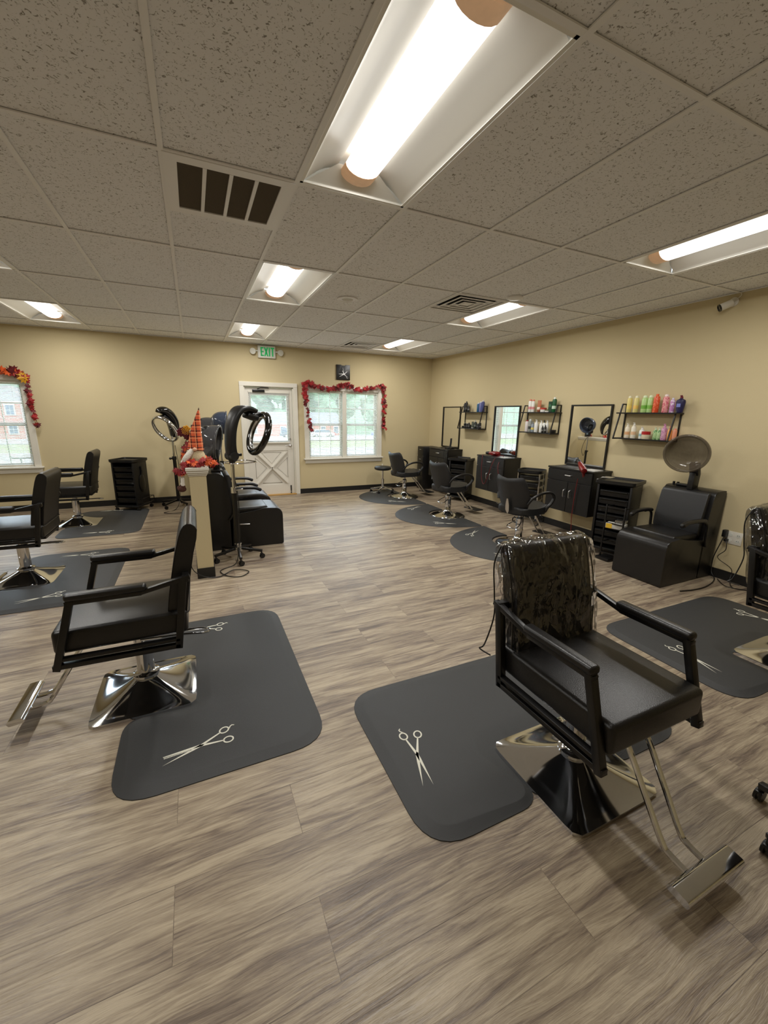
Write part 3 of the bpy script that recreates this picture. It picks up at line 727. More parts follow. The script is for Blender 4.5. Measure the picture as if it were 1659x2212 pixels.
def half_mat(cy, label, sc):
    P = []
    for k in range(41):
        a = pi/2+pi*k/40; P.append((.93*cos(a)*1.0, .77*sin(a)))
    P = [(x, y) for x, y in P]
    cut = [(-.10+.27*cos(b), .27*sin(b)) for b in [R(-69)-R(222)*i/20 for i in range(21)]]
    poly = [(0.0, .77)]+P[1:-1]+[(0.0, -.77)]+cut
    t = thing('half_round_mat', label, 'floor mat', (3.06, cy, 0), 0, 'half-round anti-fatigue mats')
    g = G(); T = .0172; n = 41
    inner = offset_poly(poly, .004)
    arc_in = [(.93*cos(pi/2+pi*k/40)*.945, .77*sin(pi/2+pi*k/40)*.935) for k in range(41)]
    top = [(-.004, .745)]+arc_in[1:-1]+[(-.004, -.745)]+[(-.10+.278*cos(b), .278*sin(b)) for b in [R(-70)-R(220)*i/20 for i in range(21)]]
    g.loft([[Vector((x, y, 0)) for x, y in poly], [Vector((x, y, .004)) for x, y in poly], [Vector((x, y, T)) for x, y in top]], cap0=False); tri(g)
    g.build('rubber_pad', 'mat_', t, 40)
    for (x, y, tx, ty, curl) in sc: scissors(x-3.06, y-cy, math.atan2(ty-y, tx-x), .30, False, curl, t)
half_mat(1.36, 'half-round black mat nearest, under the chair with the silver clip', [(2.69, 1.86, 2.83, 1.95, -1), (2.5, .95, 2.6, .85, 1)])
half_mat(2.92, 'half-round black mat under the middle chair of the right row', [(2.68, 3.45, 2.82, 3.52, -1), (2.61, 2.42, 2.78, 2.31, 1)])
half_mat(4.48, 'half-round black mat farthest back on the right near the window', [(2.68, 5.02, 2.81, 5.08, -1), (2.63, 4.03, 2.79, 3.93, 1)])

# ================================================================ DRYER CHAIRS
def make_dryer_chair(name='dryer_chair'):
    # local: faces +x, origin at floor under the rear of the body
    t = thing(name, '', 'dryer chair', group='box-shaped hood dryer chairs')
    w = .245
    g = G(); prof = [(.20, .0), (.79, .0), (.80, .02), (.80, .37), (.785, .42), (.74, .445), (.60, .455), (.50, .43), (.20, .40)]
    g.prism(roundpoly(prof, [0, .01, .01, .04, .03, .03, .03, .05, 0], 4), -w, w, XZ, bev=.012); g.build('box_base', 'leather', t, 40)
    g = G().box((.44, 0, .435), (.40, .42, .07), .025, 4); g.build('seat', 'leather', t, 60)
    g = G(); prof = [(.0, .0), (.24, .0), (.245, .42), (.20, .80), (.17, .86), (.11, .875), (.02, .875), (.0, .86)]
    g.prism(roundpoly(prof, [0, 0, .04, .04, .03, .02, .02, .01], 4), -w, w, XZ, bev=.012); g.build('rear_cabinet', 'leather', t, 40)
    g = G(); prof = [(.235, .44), (.30, .44), (.30, .56), (.245, .84), (.22, .86), (.19, .85)]
    g.prism(roundpoly(prof, .03, 4), -.215, .215, XZ, bev=.012); g.build('backrest', 'leather2', t, 50)
    g = G()
    for s_ in (-1, 1): g.tube(smoothpath([(.20, s_*.255, .34), (.25, s_*.267, .42), (.27, s_*.267, .56), (.33, s_*.26, .60), (.40, s_*.255, .60)], 5), .013, 8)
    pieces(g, 'arm_bracket', 'frame', t)
    for s_ in (-1, 1):
        g = G(); P = smoothpath([(.30, s_*.255, .605), (.40, s_*.255, .615), (.55, s_*.25, .61), (.62, s_*.245, .585)], 4); g.tube(P, .025, 12, ry=.02); g.ball((.62, s_*.245, .585), .022, 10, 6)
        g.build('armrest_pad', 'leather', t, 60)
    g = G().tube([(.29, -.245, .285), (.33, -.26, .288), (.42, -.26, .283)], .008, 8); g.build('side_handle', 'satin', t)
    return t
def add_hood(ch, zc, xo, tilt, dia=.36, yaw=0, m_='hood', depth=.2, yo=0, lab='smoky translucent dryer hood'):
    """dome with an opening ring; its opening axis tilts from straight down (0) to forward (90)"""
    r = dia/2; m = Matrix.Translation((xo, yo, zc)) @ rotm(yaw) @ Matrix.Rotation(R(-tilt), 4, 'Y')
    prof = [(r, 0), (r*1.01, .02)]+[(max(.012, r*1.01*cos(pi/2*k/12)**.75), .02+depth*sin(pi/2*k/12)) for k in range(1, 13)]
    g = G().lathe(prof, 40, mx=Matrix()); 
    for f in [f for f in g.bm.faces if len(f.verts) == 40 and f.calc_center_median().z < .01]: g.bm.faces.remove(f)
    bmesh.ops.transform(g.bm, matrix=m, verts=g.bm.verts[:]); hd = g.build('hood', m_, ch, 60, label=lab)
    g = G(); g.tube([(r*1.0*cos(2*pi*k/40), r*1.0*sin(2*pi*k/40), .0) for k in range(40)], .014, 10, loop=True)
    bmesh.ops.transform(g.bm, matrix=m, verts=g.bm.verts[:]); g.build('hood_ring', m_, hd, 60)
    g = G().lathe([(r*.93, .012), (r*.93, .02)]+[(max(.01, r*.93*cos(pi/2*k/10)**.7), .02+depth*.72*sin(pi/2*k/10)) for k in range(1, 11)], 36)
    for f in [f for f in g.bm.faces if len(f.verts) == 36 and f.calc_center_median().z < .015]: g.bm.faces.remove(f)
    bmesh.ops.transform(g.bm, matrix=m, verts=g.bm.verts[:]); g.build('inner_shell', m_, hd, 60)
    g = G()
    for q in range(3):
        for k in range(8+q*6):
            a = 2*pi*k/(8+q*6); rr = r*(.25+.22*q); g.cyl((rr*cos(a), rr*sin(a), .02+depth*.62*(1-.28*q)), (rr*cos(a), rr*sin(a), .023+depth*.63*(1-.28*q)), .0028, 6)
    bmesh.ops.transform(g.bm, matrix=m, verts=g.bm.verts[:]); g.build('air_holes', m_, hd)
    return m
# right-hand dryer chair against the right wall
dR = make_dryer_chair(); dR.location = (4.05, .0, 0); dR.rotation_euler = (0, 0, R(180)); dR['label'] = 'black dryer chair with round brown hood against the right wall'
add_hood(dR, 1.215, .33, 76, .355, 24, 'hoodb', .11, 0, 'brown translucent hood')
g = G(); g.bar((.13, .0, .85), (.12, .0, 1.02), .10, .055, .008).bar((.12, 0, 1.0), (.16, 0, 1.12), .085, .05, .01).box((.10, -.10, .885), (.07, .12, .02), .004).cyl((.09, -.16, .87), (.09, -.16, .905), .012, 10).cyl((.09, -.20, .87), (.09, -.20, .905), .012, 10)
g.build('hood_post', 'plastic', dR)
# pair against the partition
d1 = make_dryer_chair(); d1.location = (-.50, 2.63, 0); d1.rotation_euler = (0, 0, 0); d1['label'] = 'nearer black dryer chair with its back to the low partition wall'
add_hood(d1, 1.195, .155, 82, .37, -14, 'hood', .19, -.02)
g = G().bar((.12, -.02, .86), (.12, -.02, 1.12), .07, .05, .006).box((.05, 0, 1.26), (.11, .2, .24), .05, 4).box((.12, 0, .885), (.12, .2, .02), .004).box((.14, -.06, .9), (.03, .02, .02)).box((.14, .07, .9), (.03, .02, .02)); g.build('hood_post', 'plastic', d1)
d2 = make_dryer_chair(); d2.location = (-.50, 3.44, 0); d2['label'] = 'farther black dryer chair, right behind the nearer one along the partition'
add_hood(d2, 1.27, .12, 82, .37, 0, 'hood', .19)
g = G().bar((.12, -.02, .86), (.12, -.02, 1.10), .07, .05, .006).box((.02, 0, 1.34), (.11, .2, .20), .05, 4); g.build('hood_post', 'plastic', d2)

# ================================================================ ROLLING PROCESSORS
def star_base(g, gm, r, n=5, z=.075, ph=0, t=None):
    for k in range(n):
        a = 2*pi*k/n+ph; d_ = Vector((cos(a), sin(a), 0))
        g.bar(d_*.02+Vector((0, 0, z+.035)), d_*r+Vector((0, 0, z)), .03, .024, .004)
def caster(parent, x, y, h=.075):
    g = G().cyl((x, y, h-.028), (x, y, h+.004), .008, 8).box((x, y, h-.032), (.03, .022, .012), .003); 
    for s_ in (-1, 1): g.cyl((x+.008, y+s_*.004, .026), (x+.008, y+s_*.014, .026), .026, 14)
    return g.build('caster', 'plastic', parent)
p1 = thing('rolling_hair_processor', 'black ring-shaped hair processor on a rolling stand beside the partition', 'hair processor', (-.25, 2.03, 0), 28)
g = G(); star_base(g, None, .25, 5, .085, R(-46)); bs = g.build('star_base', 'frame', p1)
for k in range(5):
    a = 2*pi*k/5+R(-46); caster(bs, .24*cos(a), .24*sin(a), .085)
G().lathe([(.04, .09), (.045, .10), (.045, .125), (.034, .13), (.034, .165), (.04, .17), (.04, .18), (.02, .185)], 20).build('hub', 'chrome', p1)
G().cyl((0, 0, .17), (0, 0, .76), .026, 16).build('lower_pole', 'frame', p1)
g = G().cyl((0, 0, .72), (0, 0, .775), .034, 16).cyl((0, 0, .76), (0, 0, 1.06), .018, 16).cyl((0, -.03, .75), (.07, -.05, .755), .008, 8); g.build('upper_pole', 'chrome', p1)
g = G(); g.tube(smoothpath([(-.06, .05, 1.035), (-.06, -.06, 1.03), (.06, -.12, 1.03), (.22, -.10, 1.03), (.24, .03, 1.03), (.20, .09, 1.035), (.05, .10, 1.035)], 5, True), .006, 8); g.build('tray_ring', 'chrome', p1)
g = G().ball((0.01, 0, 1.10), (.058, .05, .07), 20, 12).cyl((.0, -.06, 1.10), (.0, .06, 1.10), .045, 18).box((.06, -.04, 1.11), (.05, .03, .03), .008).cyl((0, 0, 1.03), (0, 0, 1.08), .03, 16); g.build('tilt_knob', 'plastic', p1)
# arm: broad shell rising and curling forward (+x)
cl = smoothpath([(0.0, 1.12), (-.005, 1.22), (.015, 1.36), (.06, 1.48), (.13, 1.565), (.22, 1.585), (.31, 1.545)] and [(0.0, 1.12, 0), (-.005, 1.22, 0), (.010, 1.36, 0), (.05, 1.48, 0), (.11, 1.555, 0), (.19, 1.57, 0), (.27, 1.545, 0)], 5)
rings = []; K = len(cl)
for k, p in enumerate(cl):
    q = cl[min(k+1, K-1)]-cl[max(k-1, 0)]; q.normalize(); nx, nz = -q.y, q.x; u = k/(K-1)
    hw = .045+.055*min(1, u*1.3); th = .056-.030*u**.7; ring = []
    for i in range(16):
        a = 2*pi*i/16; cc, ss = cos(a), sin(a); yy = hw*abs(cc)**.6*(1 if cc > 0 else -1); tt = th*abs(ss)**.7*(1 if ss > 0 else -1)
        ring.append(Vector((p.x+nx*tt, yy, p.y+nz*tt)))
    rings.append(ring)
G().loft(rings).build('curved_arm', 'plastic', p1, 50)
g = G().box((.25, 0, 1.49), (.14, .12, .06), .02, 3, rotm(18, 'Y')).cyl((.30, 0, 1.50), (.36, 0, 1.52), .022, 14); g.build('motor_box', 'plastic', p1)
mr = Matrix.Translation((.30, .0, 1.315)) @ Matrix.Rotation(R(-23), 4, 'Y') 
# ring plane: contains y axis; long axis up, leaning away at the top
def ring_pts(m, a, b, n=36): return [m @ Vector((0, b*cos(2*pi*i/n), a*sin(2*pi*i/n))) for i in range(n)]
mr = Matrix.Translation((.325, -.02, 1.315)) @ rotm(-10) @ Matrix.Rotation(R(20), 4, 'Y')
rg = G().tube(ring_pts(mr, .205, .185), .036, 14, loop=True, ry=.034).build('heater_ring', 'gloss', p1, 60)
mr2 = mr @ Matrix.Translation((-.012, 0, 0)); G().tube(ring_pts(mr2, .172, .152), .010, 8, loop=True).build('heating_tube', 'satin', rg, 60)
# second processor by the back wall, facing -x
p2 = thing('rolling_hair_processor', 'chrome ring hair processor on a pole stand against the back wall, left of the partition', 'hair processor', (-.90, 4.98, 0), 48)
g = G(); star_base(g, None, .27, 5, .08, R(-38)); bs = g.build('star_base', 'frame', p2)
for k in range(5):
    a = 2*pi*k/5+R(-38); caster(bs, .26*cos(a), .26*sin(a), .08)
G().cyl((0, 0, .1), (0, 0, .80), .026, 14).build('lower_pole', 'frame', p2)
G().cyl((0, 0, .78), (.0, 0, 1.14), .017, 14).build('upper_pole', 'chrome', p2)
g = G().cyl((0, 0, .77), (0, 0, .82), .034, 14).cyl((-.07, 0, .795), (.03, 0, .795), .014, 10).ball((-.08, 0, .795), .02, 10, 6); g.build('height_knob', 'plastic', p2)
cl = smoothpath([(.03, 1.12, 0), (.05, 1.24, 0), (.035, 1.36, 0), (-.03, 1.47, 0), (-.11, 1.53, 0), (-.19, 1.535, 0), (-.24, 1.515, 0)], 5); rings = []; K = len(cl)
for k, p in enumerate(cl):
    q = cl[min(k+1, K-1)]-cl[max(k-1, 0)]; q.normalize(); nx, nz = -q.y, q.x; u = k/(K-1)
    hw = .03+.085*sin(pi*min(1, u*1.05)**.8)**.7; th = .014+.055*sin(pi*u)**.8; ring = []
    for i in range(16):
        a = 2*pi*i/16; ring.append(Vector((p.x+nx*th*sin(a), hw*cos(a), p.y+nz*th*sin(a))))
    rings.append(ring)
G().loft(rings).build('shell', 'gloss', p2, 60)
mr = Matrix.Translation((-.13, -.01, 1.255)) @ Matrix.Rotation(R(-33), 4, 'Y')
rg = G().tube(ring_pts(mr, .215, .19), .022, 12, loop=True, ry=.03).build('heater_ring', 'chrome', p2, 60)
G().box((-.10, 0, 1.42), (.14, .11, .05), .02, 3, rotm(25, 'Y')).build('motor_box', 'plastic', p2)
# cords
def cord(name, pts, r, m, label, cat='cord', n=6):
    return tag(G().tube(smoothpath(pts, n), r, 6).build(name, m, None, 60), label, cat)
k1 = cord('power_cord', [(-.25, 2.05, .95), (-.22, 2.0, .70), (-.225, 1.99, .3), (-.25, 1.96, .12), (-.30, 1.85, .01), (-.45, 1.72, .008), (-.40, 1.55, .008), (-.28, 1.49, .008), (-.20, 1.60, .008), (-.33, 1.68, .012), (-.47, 1.56, .008), (-.60, 1.555, .03), (-.70, 1.60, .12), (-.685, 1.75, .30), (-.665, 2.0, .42)], .0045, 'plastic', 'black cord looping on the floor at the foot of the partition')
k2 = cord('power_cord', [(-.87, 4.95, 1.0), (-.84, 4.93, .55), (-.88, 4.9, .12), (-.95, 4.7, .008), (-1.1, 4.55, .006), (-.95, 4.45, .006), (-.72, 4.5, .006)], .0045, 'plastic', 'black cord on the floor under the chrome ring processor')
attach(k1, p1); attach(k2, p2)
# standing hood dryer near the back wall
p3 = thing('standing_hood_dryer', 'blue-grey domed hood dryer on a slim chrome pole, rearmost behind the dryer chairs', 'hood dryer', (-.20, 4.86, 0))
g = G(); star_base(g, None, .27, 5, .08, R(10)); bs = g.build('star_base', 'frame', p3)
for k in range(5):
    a = 2*pi*k/5+R(10); caster(bs, .26*cos(a), .26*sin(a), .08)
G().cyl((0, 0, .1), (0, 0, .72), .024, 14).build('lower_pole', 'frame', p3)
G().cyl((0, 0, .70), (0, 0, 1.13), .015, 14).build('upper_pole', 'chrome', p3)
g = G().cyl((0, 0, .69), (0, 0, .74), .032, 14).cyl((-.06, 0, .715), (.03, 0, .715), .013, 10); g.build('height_knob', 'plastic', p3)
g = G().box((.0, 0, 1.14), (.09, .09, .12), .015, 3).box((-.06, 0, 1.26), (.10, .12, .22), .04, 4); cb = g.build('control_box', 'plastic', p3)
G().box((.047, 0, 1.155), (.004, .06, .045)).build('display', 'screen', cb)
add_hood(p3, 1.35, .10, 84, .36, -6, 'hoodc', .20, 0, 'blue-grey translucent hood')
g = G().tube(smoothpath([(-.05, .03, 1.1), (-.02, .10, .95), (.02, .12, .75), (.0, .08, .60), (-.02, .05, .70)], 5), .005, 6); g.build('power_cord', 'plastic', p3)

# ================================================================ PARTITION DECORATION: gnome, garland, flowers
gn = thing('plush_gnome', 'plush gnome with tall orange plaid hat sitting on the partition end', 'decoration', (-.575, 1.70, 1.05))
g = G().lathe([(.02, 0), (.072, .01), (.082, .05), (.07, .11), (.045, .16), (.01, .18)], 20); g.build('body', 'fur', gn, 60)
P = [(.0, .0, .15), (.005, .0, .22), (.012, 0, .30), (.028, 0, .38), (.042, 0, .45), (.05, 0, .50)]
g = G(); g.tube(smoothpath(P, 4), [max(.004, .068*(1-(i/(5*4))**1.1)+.003) for i in range(21)], 18); g.build('hat', 'plaid', gn, 60, label='tall pointed orange plaid hat')
G().tube([(.049, 0, .49), (.053, 0, .515)], [.007, .002], 8).build('hat_tip', 'boot', gn)
G().ball((-.01, -.07, .155), (.017, .017, .017), 12, 8).build('nose', 'nose', gn)
g = G().tube(smoothpath([(-.03, -.05, .15), (-.07, -.07, .10), (-.105, -.075, .055)], 4), [.02, .022, .024, .025, .026, .026, .025, .023, .02], 10).ball((-.11, -.077, .045), .022, 10, 6)
g.build('arm', 'fur2', gn, 60)
for k, (yy, dx) in enumerate(((-.075, 0), (-.01, -.01))):
    g = G(); g.tube(smoothpath([(-.05, yy, .018), (-.10, yy, .025), (-.125, yy, -.03), (-.13, yy, -.12), (-.13+dx, yy, -.17)], 4), .017, 10); lg = g.build('leg', 'fur2', gn, 60)
    g = G().ball((-.14+dx, yy, -.195), (.035, .022, .026), 12, 8).box((-.13+dx, yy, -.175), (.035, .036, .03), .008); g.build('boot', 'boot', lg, 60)
def leaf_outline(s):
    pts = [(0, -.9), (.12, -.35), (.55, -.5), (.5, -.2), (1.0, .05), (.62, .22), (.72, .6), (.32, .42), (0, 1.0)]
    pts = pts+[(-x, y) for x, y in pts[-2:0:-1]]
    return [(x*s, y*s) for x, y in pts]
def leaves(path, n, size, spread, mats, rnd, parent, normal=(0, -1, 0)):
    N_ = Vector(normal); G_ = {m: G() for m in mats}; K = len(path)
    for k in range(n):
        f = rnd.random()*(K-1); i = int(f); p = path[i].lerp(path[min(i+1, K-1)], f-i)
        p = p+Vector((rnd.uniform(-1, 1), rnd.uniform(-1, 1), rnd.uniform(-1, 1)))*spread*.6+N_*rnd.uniform(.0, spread*.7)
        s_ = size*rnd.uniform(.7, 1.15); q = N_.to_track_quat('Z', 'Y').to_matrix().to_4x4()
        m = Matrix.Translation(p) @ q @ Matrix.Rotation(rnd.uniform(0, 2*pi), 4, 'Z') @ Matrix.Rotation(rnd.uniform(-.8, .8), 4, 'X') @ Matrix.Rotation(rnd.uniform(-.6, .6), 4, 'Y')
        g = G_[rnd.choice(mats)]; P = leaf_outline(s_); c = g.bm.verts.new(m @ Vector((0, 0, s_*.12))); vs = [g.bm.verts.new(m @ Vector((x, y, -abs(x)*.25))) for x, y in P]
        for a in range(len(vs)): g.bm.faces.new((c, vs[a], vs[(a+1) % len(vs)]))
    for m_ in dict.fromkeys(mats):
        g = G_[m_]
        me_name = 'leaves'; g.build(me_name, m_, parent, 0)
def garland(name, label, pts, n, size, spread, mats, seed, normal=(0, -1, 0)):
    path = smoothpath(pts, 6); t = thing(name, label, 'garland'); t.location = (0, 0, 0)
    G().tube(path, .003, 5).build('vine', 'stem', t); leaves(path, n, size, spread, mats, random.Random(seed), t, normal); return t
yw = YB-.075
garland('leaf_garland', 'dark red leaf garland draped around the double window', [(1.43, yw, 1.22), (1.40, yw, 1.40), (1.37, yw, 1.62), (1.34, yw, 1.85), (1.33, yw, 2.03), (1.42, yw, 2.06), (1.6, yw, 2.0), (1.85, yw, 1.975), (2.05, yw, 2.04), (2.17, yw, 2.07), (2.30, yw, 1.99), (2.5, yw, 1.985), (2.7, yw, 2.03), (2.9, yw, 2.07), (2.94, yw, 1.98), (2.95, yw, 1.75), (2.93, yw, 1.5), (2.95, yw, 1.25)], 180, .056, .042, ['redleaf', 'redleaf', 'darkleaf'], 3)
garland('leaf_garland', 'orange, yellow and red leaf garland around the left window', [(-4.3, yw, 1.99), (-3.6, yw, 1.94), (-3.1, yw, 1.97), (-2.95, yw, 2.05), (-2.80, yw, 2.02), (-2.68, yw, 1.93)], 44, .074, .05, ['orangeleaf', 'yellowleaf', 'redleaf', 'darkleaf'], 8)
garland('leaf_garland', 'thin strand of red leaves hanging down beside the left window', [(-2.70, yw, 1.84), (-2.70, yw, 1.7), (-2.69, yw, 1.5), (-2.66, yw, 1.28)], 22, .056, .03, ['redleaf', 'redleaf', 'darkleaf'], 12)
garland('leaf_garland', 'bright red and orange leaf garland along the partition ledge', [(-.76, 1.62, 1.02), (-.70, 1.60, .99), (-.66, 1.62, 1.08), (-.60, 1.60, 1.085), (-.50, 1.60, 1.10), (-.44, 1.62, 1.06), (-.50, 1.9, 1.09), (-.56, 2.6, 1.085), (-.54, 3.6, 1.08), (-.56, 4.6, 1.08), (-.56, 5.2, 1.08)], 100, .042, .035, ['redleaf', 'orangeleaf', 'redleaf'], 21, (0, -.6, .5))
fl = thing('flower_pick', 'spray of maroon autumn flowers with a small cream gourd behind the gnome', 'decoration', (-.64, 1.78, 1.05))
g = G().tube(smoothpath([(-.02, 0, 0), (-.04, 0, .12), (0, 0, .25), (.02, 0, .30)], 4), .004, 6); g.build('stem', 'stem', fl)
leaves([Vector((-.03, -.03, .02)), Vector((-.02, -.02, .14)), Vector((.0, -.02, .22))], 16, .036, .035, ['redleaf', 'darkleaf', 'orangeleaf'], random.Random(4), fl)
for (fx, fz, m_) in ((-.035, .30, 'darkleaf'), (.015, .27, 'darkleaf'), (.0, .315, 'yellowleaf')):
    g = G()
    for k in range(34):
        a = k*2.4; rr = .04*math.sqrt(k/34); c = Vector((fx+rr*cos(a), -.03, fz+rr*sin(a))); g.ball(c, (.009, .010, .009), 6, 4)
    g.build('flower', m_, fl)
G().ball((.045, -.035, .305), (.022, .02, .026), 12, 8).build('gourd', 'fur', fl)
bb = thing('tower_speaker', 'slim black upright box at the far end of the partition ledge', 'speaker', (-.575, 5.2, 1.05))
g = G().box((0, 0, .13), (.085, .085, .26), .008); g.build('cabinet', 'plastic', bb); G().box((0, -.044, .13), (.07, .003, .24)).build('speaker_mesh', 'frame', bb)

# ================================================================ WALL ITEMS
ex = thing('exit_sign', 'white emergency exit sign with green letters and two lamp heads above the door', 'exit sign', (.69, YB, 2.555))
G().box((0, -.03, 0), (.30, .05, .205), .01, 3).build('sign_box', 'signw', ex)
def letters(parent, s):
    g = G(); y = -.057; h = .145; w = .022; x = -.105; z0 = -.072+.0
    def st(xa, za, xb, zb, ww=w): g.bar((xa, y, za), (xb, y, zb), ww, .004, up=(0, -1, 0)) if False else g.bar((xa, y, za), (xb, y, zb), .004, ww, up=(0, 1, 0))
    g2 = g
    def rect(xa, xb, za, zb): g.box(((xa+xb)/2, y, (za+zb)/2), (xb-xa, .004, zb-za))
    rect(x, x+w, z0, z0+h)
    for zz in (z0, z0+h/2-w/2, z0+h-w): rect(x, x+.052, zz, zz+w*.9)
    x += .068
    for a, b in ((0, .05), (.05, 0)):
        g.prism([(x+a-w*.55, z0), (x+a+w*.55, z0), (x+b+w*.55, z0+h), (x+b-w*.55, z0+h)], y-.002, y+.002, XZ)
    x += .070; rect(x, x+w, z0, z0+h); x += .034
    rect(x, x+.062, z0+h-w*.9, z0+h); rect(x+.02, x+.042, z0, z0+h)
    return g.build('exit_lettering', 'green', parent, 0)
letters(ex, 1)
for s_ in (-1, 1):
    g = G().tube([(s_*.15, -.03, .01), (s_*.19, -.035, .01), (s_*.2, -.04, .01)], .012, 8).lathe([(.03, -.03), (.045, .0), (.052, .03), (.05, .036), (.001, .038)], 20, (s_*.225, -.05, .0), Matrix.Rotation(R(100), 4, 'X') @ Matrix.Rotation(R(s_*25), 4, 'Y'))
    g.build('lamp_head', 'signw', ex)
ck = thing('wall_clock', 'square black wall clock with silver scissors design above the window', 'clock', (2.10, YB, 2.295))
g = G(); poly = [(-.135, -.135), (.135, -.135), (.135, .135), (.05, .135), (.04, .12), (-.03, .12), (-.04, .135), (-.135, .135)]
g.prism(poly, -.03, 0, XZ, bev=.003); g.build('clock_body', 'frame', ck)
g = G(); m = Matrix.Translation((.02, -.033, -.03)) @ XZ
for a, s_ in ((R(182), 1), (R(208), -1)):
    mm = m @ Matrix.Rotation(a, 4, 'Z'); g.prism([(0, -.006), (0, .006), (.11, .001), (.11, -.002)], 0, .003, mm)
for a in (R(40), R(-48)):
    mm = m @ Matrix.Rotation(a, 4, 'Z'); g.prism([(0, -.004), (0, .004), (.07, .0025), (.07, -.0025)], 0, .003, mm)
    g.tube([mm @ Vector((.085+.018*cos(2*pi*i/12), .014*sin(2*pi*i/12), .002)) for i in range(12)], .0025, 5, loop=True)
g.build('scissors_emblem', 'satin', ck)
g = G().bar((-.0, -.036, -.02), (-.012, -.036, .085), .003, .006).bar((.03, -.036, -.055), (-.02, -.036, .03), .003, .008); g.build('clock_hand', 'satin', ck)
sc = thing('security_camera', 'small white bullet security camera high on the right wall', 'camera', (XR, .03, 2.62))
g = G().lathe([(.04, 0), (.04, .012), (.02, .02)], 18, (0, 0, -.02), rotm(-90, 'Y')).tube(smoothpath([(-.02, 0, -.02), (-.05, .0, -.03), (-.07, .01, -.045)], 4), .009, 8); g.build('mount', 'trim', sc)
q = Vector((0, 0, 1)).rotation_difference(Vector((-.55, .55, -.35)).normalized()).to_matrix().to_4x4()
g = G().lathe([(.02, 0), (.03, .004), (.032, .02), (.032, .09), (.03, .1)], 20, (-.04, -.01, -.03), q); g.build('camera_body', 'trim', sc)
e_ = Vector((-.04, -.01, -.03))+(q @ Vector((0, 0, .098)))
G().lathe([(.033, 0), (.034, .012), (.024, .014), (.022, .008), (.001, .008)], 20, e_, q).build('camera_lens', 'gloss', sc)
g = G().tube(smoothpath([(-.03, -.01, -.02), (-.02, -.045, .01), (-.015, -.055, .03), (-.03, -.05, .05)], 5), .004, 6); g.build('cable', 'trim', sc)
ot = thing('wall_outlet', 'white double outlet plate with black plugs low on the right wall', 'outlet', (XR, -.37, .432))
G().box((-.003, 0, 0), (.006, .135, .125), .002).build('cover_plate', 'trim', ot)
g = G()
for yy in (-.035, .03):
    for zz in (-.028, .028): g.lathe([(.017, 0), (.017, .003), (.001, .0032)], 14, (-.0055, yy, zz), rotm(-90, 'Y'))
pieces(g, 'receptacle', 'signw', ot)
g = G()
for yy in (-.035,):
    for zz in (-.028, .028):
        for s_ in (-.007, .007): g.box((-.0095, yy+s_, zz+.002), (.002, .003, .009))
pieces(g, 'socket_slot', 'frame', ot)
g = G().box((-.03, .055, .035), (.05, .035, .07), .006).box((-.02, .04, -.03), (.04, .03, .024), .005)
pg = g.build('power_plug', 'plastic'); pg.location = (XR-.002, -.36, .432); attach(pg, dR)
attach(cord('power_cord', [(4.03, -.31, .45), (4.0, -.30, .36), (4.02, -.26, .2), (4.02, -.27, .06), (3.95, -.34, .01), (3.7, -.40, .007), (3.5, -.40, .007), (3.35, -.37, .007)], .005, 'plastic', 'c'), dR)
attach(cord('power_cord', [(4.035, -.33, .40), (3.99, -.36, .32), (4.01, -.30, .22), (4.03, -.42, .14), (3.98, -.45, .05), (3.9, -.52, .007), (3.98, -.62, .007), (3.88, -.48, .007), (4.0, -.34, .012)], .0035, 'plastic', 'c'), dR)

# mirrors
def mirror(yc, label):
    t = thing('wall_mirror', label, 'mirror', (XR, yc, 1.305)); h, w = .395, .305; f = .02
    g = G()
    for s_ in (-1, 1): g.box((-.012, s_*(w-f/2), 0), (.024, f, 2*h)).box((-.012, 0, s_*(h-f/2)), (.024, 2*w-2*f, f))
    g.build('frame', 'frame', t); G().box((-.008, 0, 0), (.006, 2*(w-f)+.002, 2*(h-f)+.002)).build('mirror_glass', 'mirror', t, 0); return t
mirror(1.40, 'black-framed wall mirror nearest the camera, reflecting the dryers')
mirror(2.97, 'black-framed wall mirror in the middle, reflecting the bright window')
mirror(4.56, 'black-framed wall mirror closest to the room corner, showing only plain wall')
# wall cabinets
def cabinet(yc, w, label):
    t = thing('wall_cabinet', label, 'cabinet', (XR, yc, .33)); dp = .345; h = .57
    g = G().box((-dp/2+.01, 0, h/2-.0), (dp-.03, w, h-.025), .002, 1); g.build('body', 'lam', t)
    G().box((-dp/2, 0, h-.008), (dp, w+.012, .022), .003, 1).build('top', 'lam', t)
    def handle(par, a, b):
        a, b = Vector(a), Vector(b); o = Vector((-.026, 0, 0)); g = G(); g.tube(smoothpath([a, a*.9+b*.1+o, (a+b)/2+o*1.15, a*.1+b*.9+o, b], 5), .0065, 8); return g.build('handle', 'satin', par, 60)
    xf = -dp+.012
    dr = G().box((xf, 0, h-.095), (.018, w-.01, .14), .002, 1).build('drawer', 'lam', t); handle(dr, (xf-.008, -.045, h-.085), (xf-.008, .045, h-.085))
    for s_ in (-1, 1):
        d_ = G().box((xf, s_*(w/4-.001), (h-.17)/2+.004), (.018, w/2-.008, h-.18), .002, 1).build('cabinet_door', 'lam', t)
        handle(d_, (xf-.008, s_*.045-.01, .20), (xf-.008, s_*.045-.01, .30))
    return t
cabinet(1.335, .69, 'black wall cabinet under the nearest mirror with a red dryer hanging on it')
cabinet(2.90, .67, 'black wall cabinet under the middle mirror with a coiled red dryer on top')
cabinet(4.47, .66, 'black wall cabinet under the corner mirror')
tw = thing('filing_tower', 'narrow black two-drawer cabinet in the room corner', 'cabinet', (3.88, 5.12, 0))
G().box((0, 0, .45), (.34, .24, .88), .004).build('body', 'lam', tw)
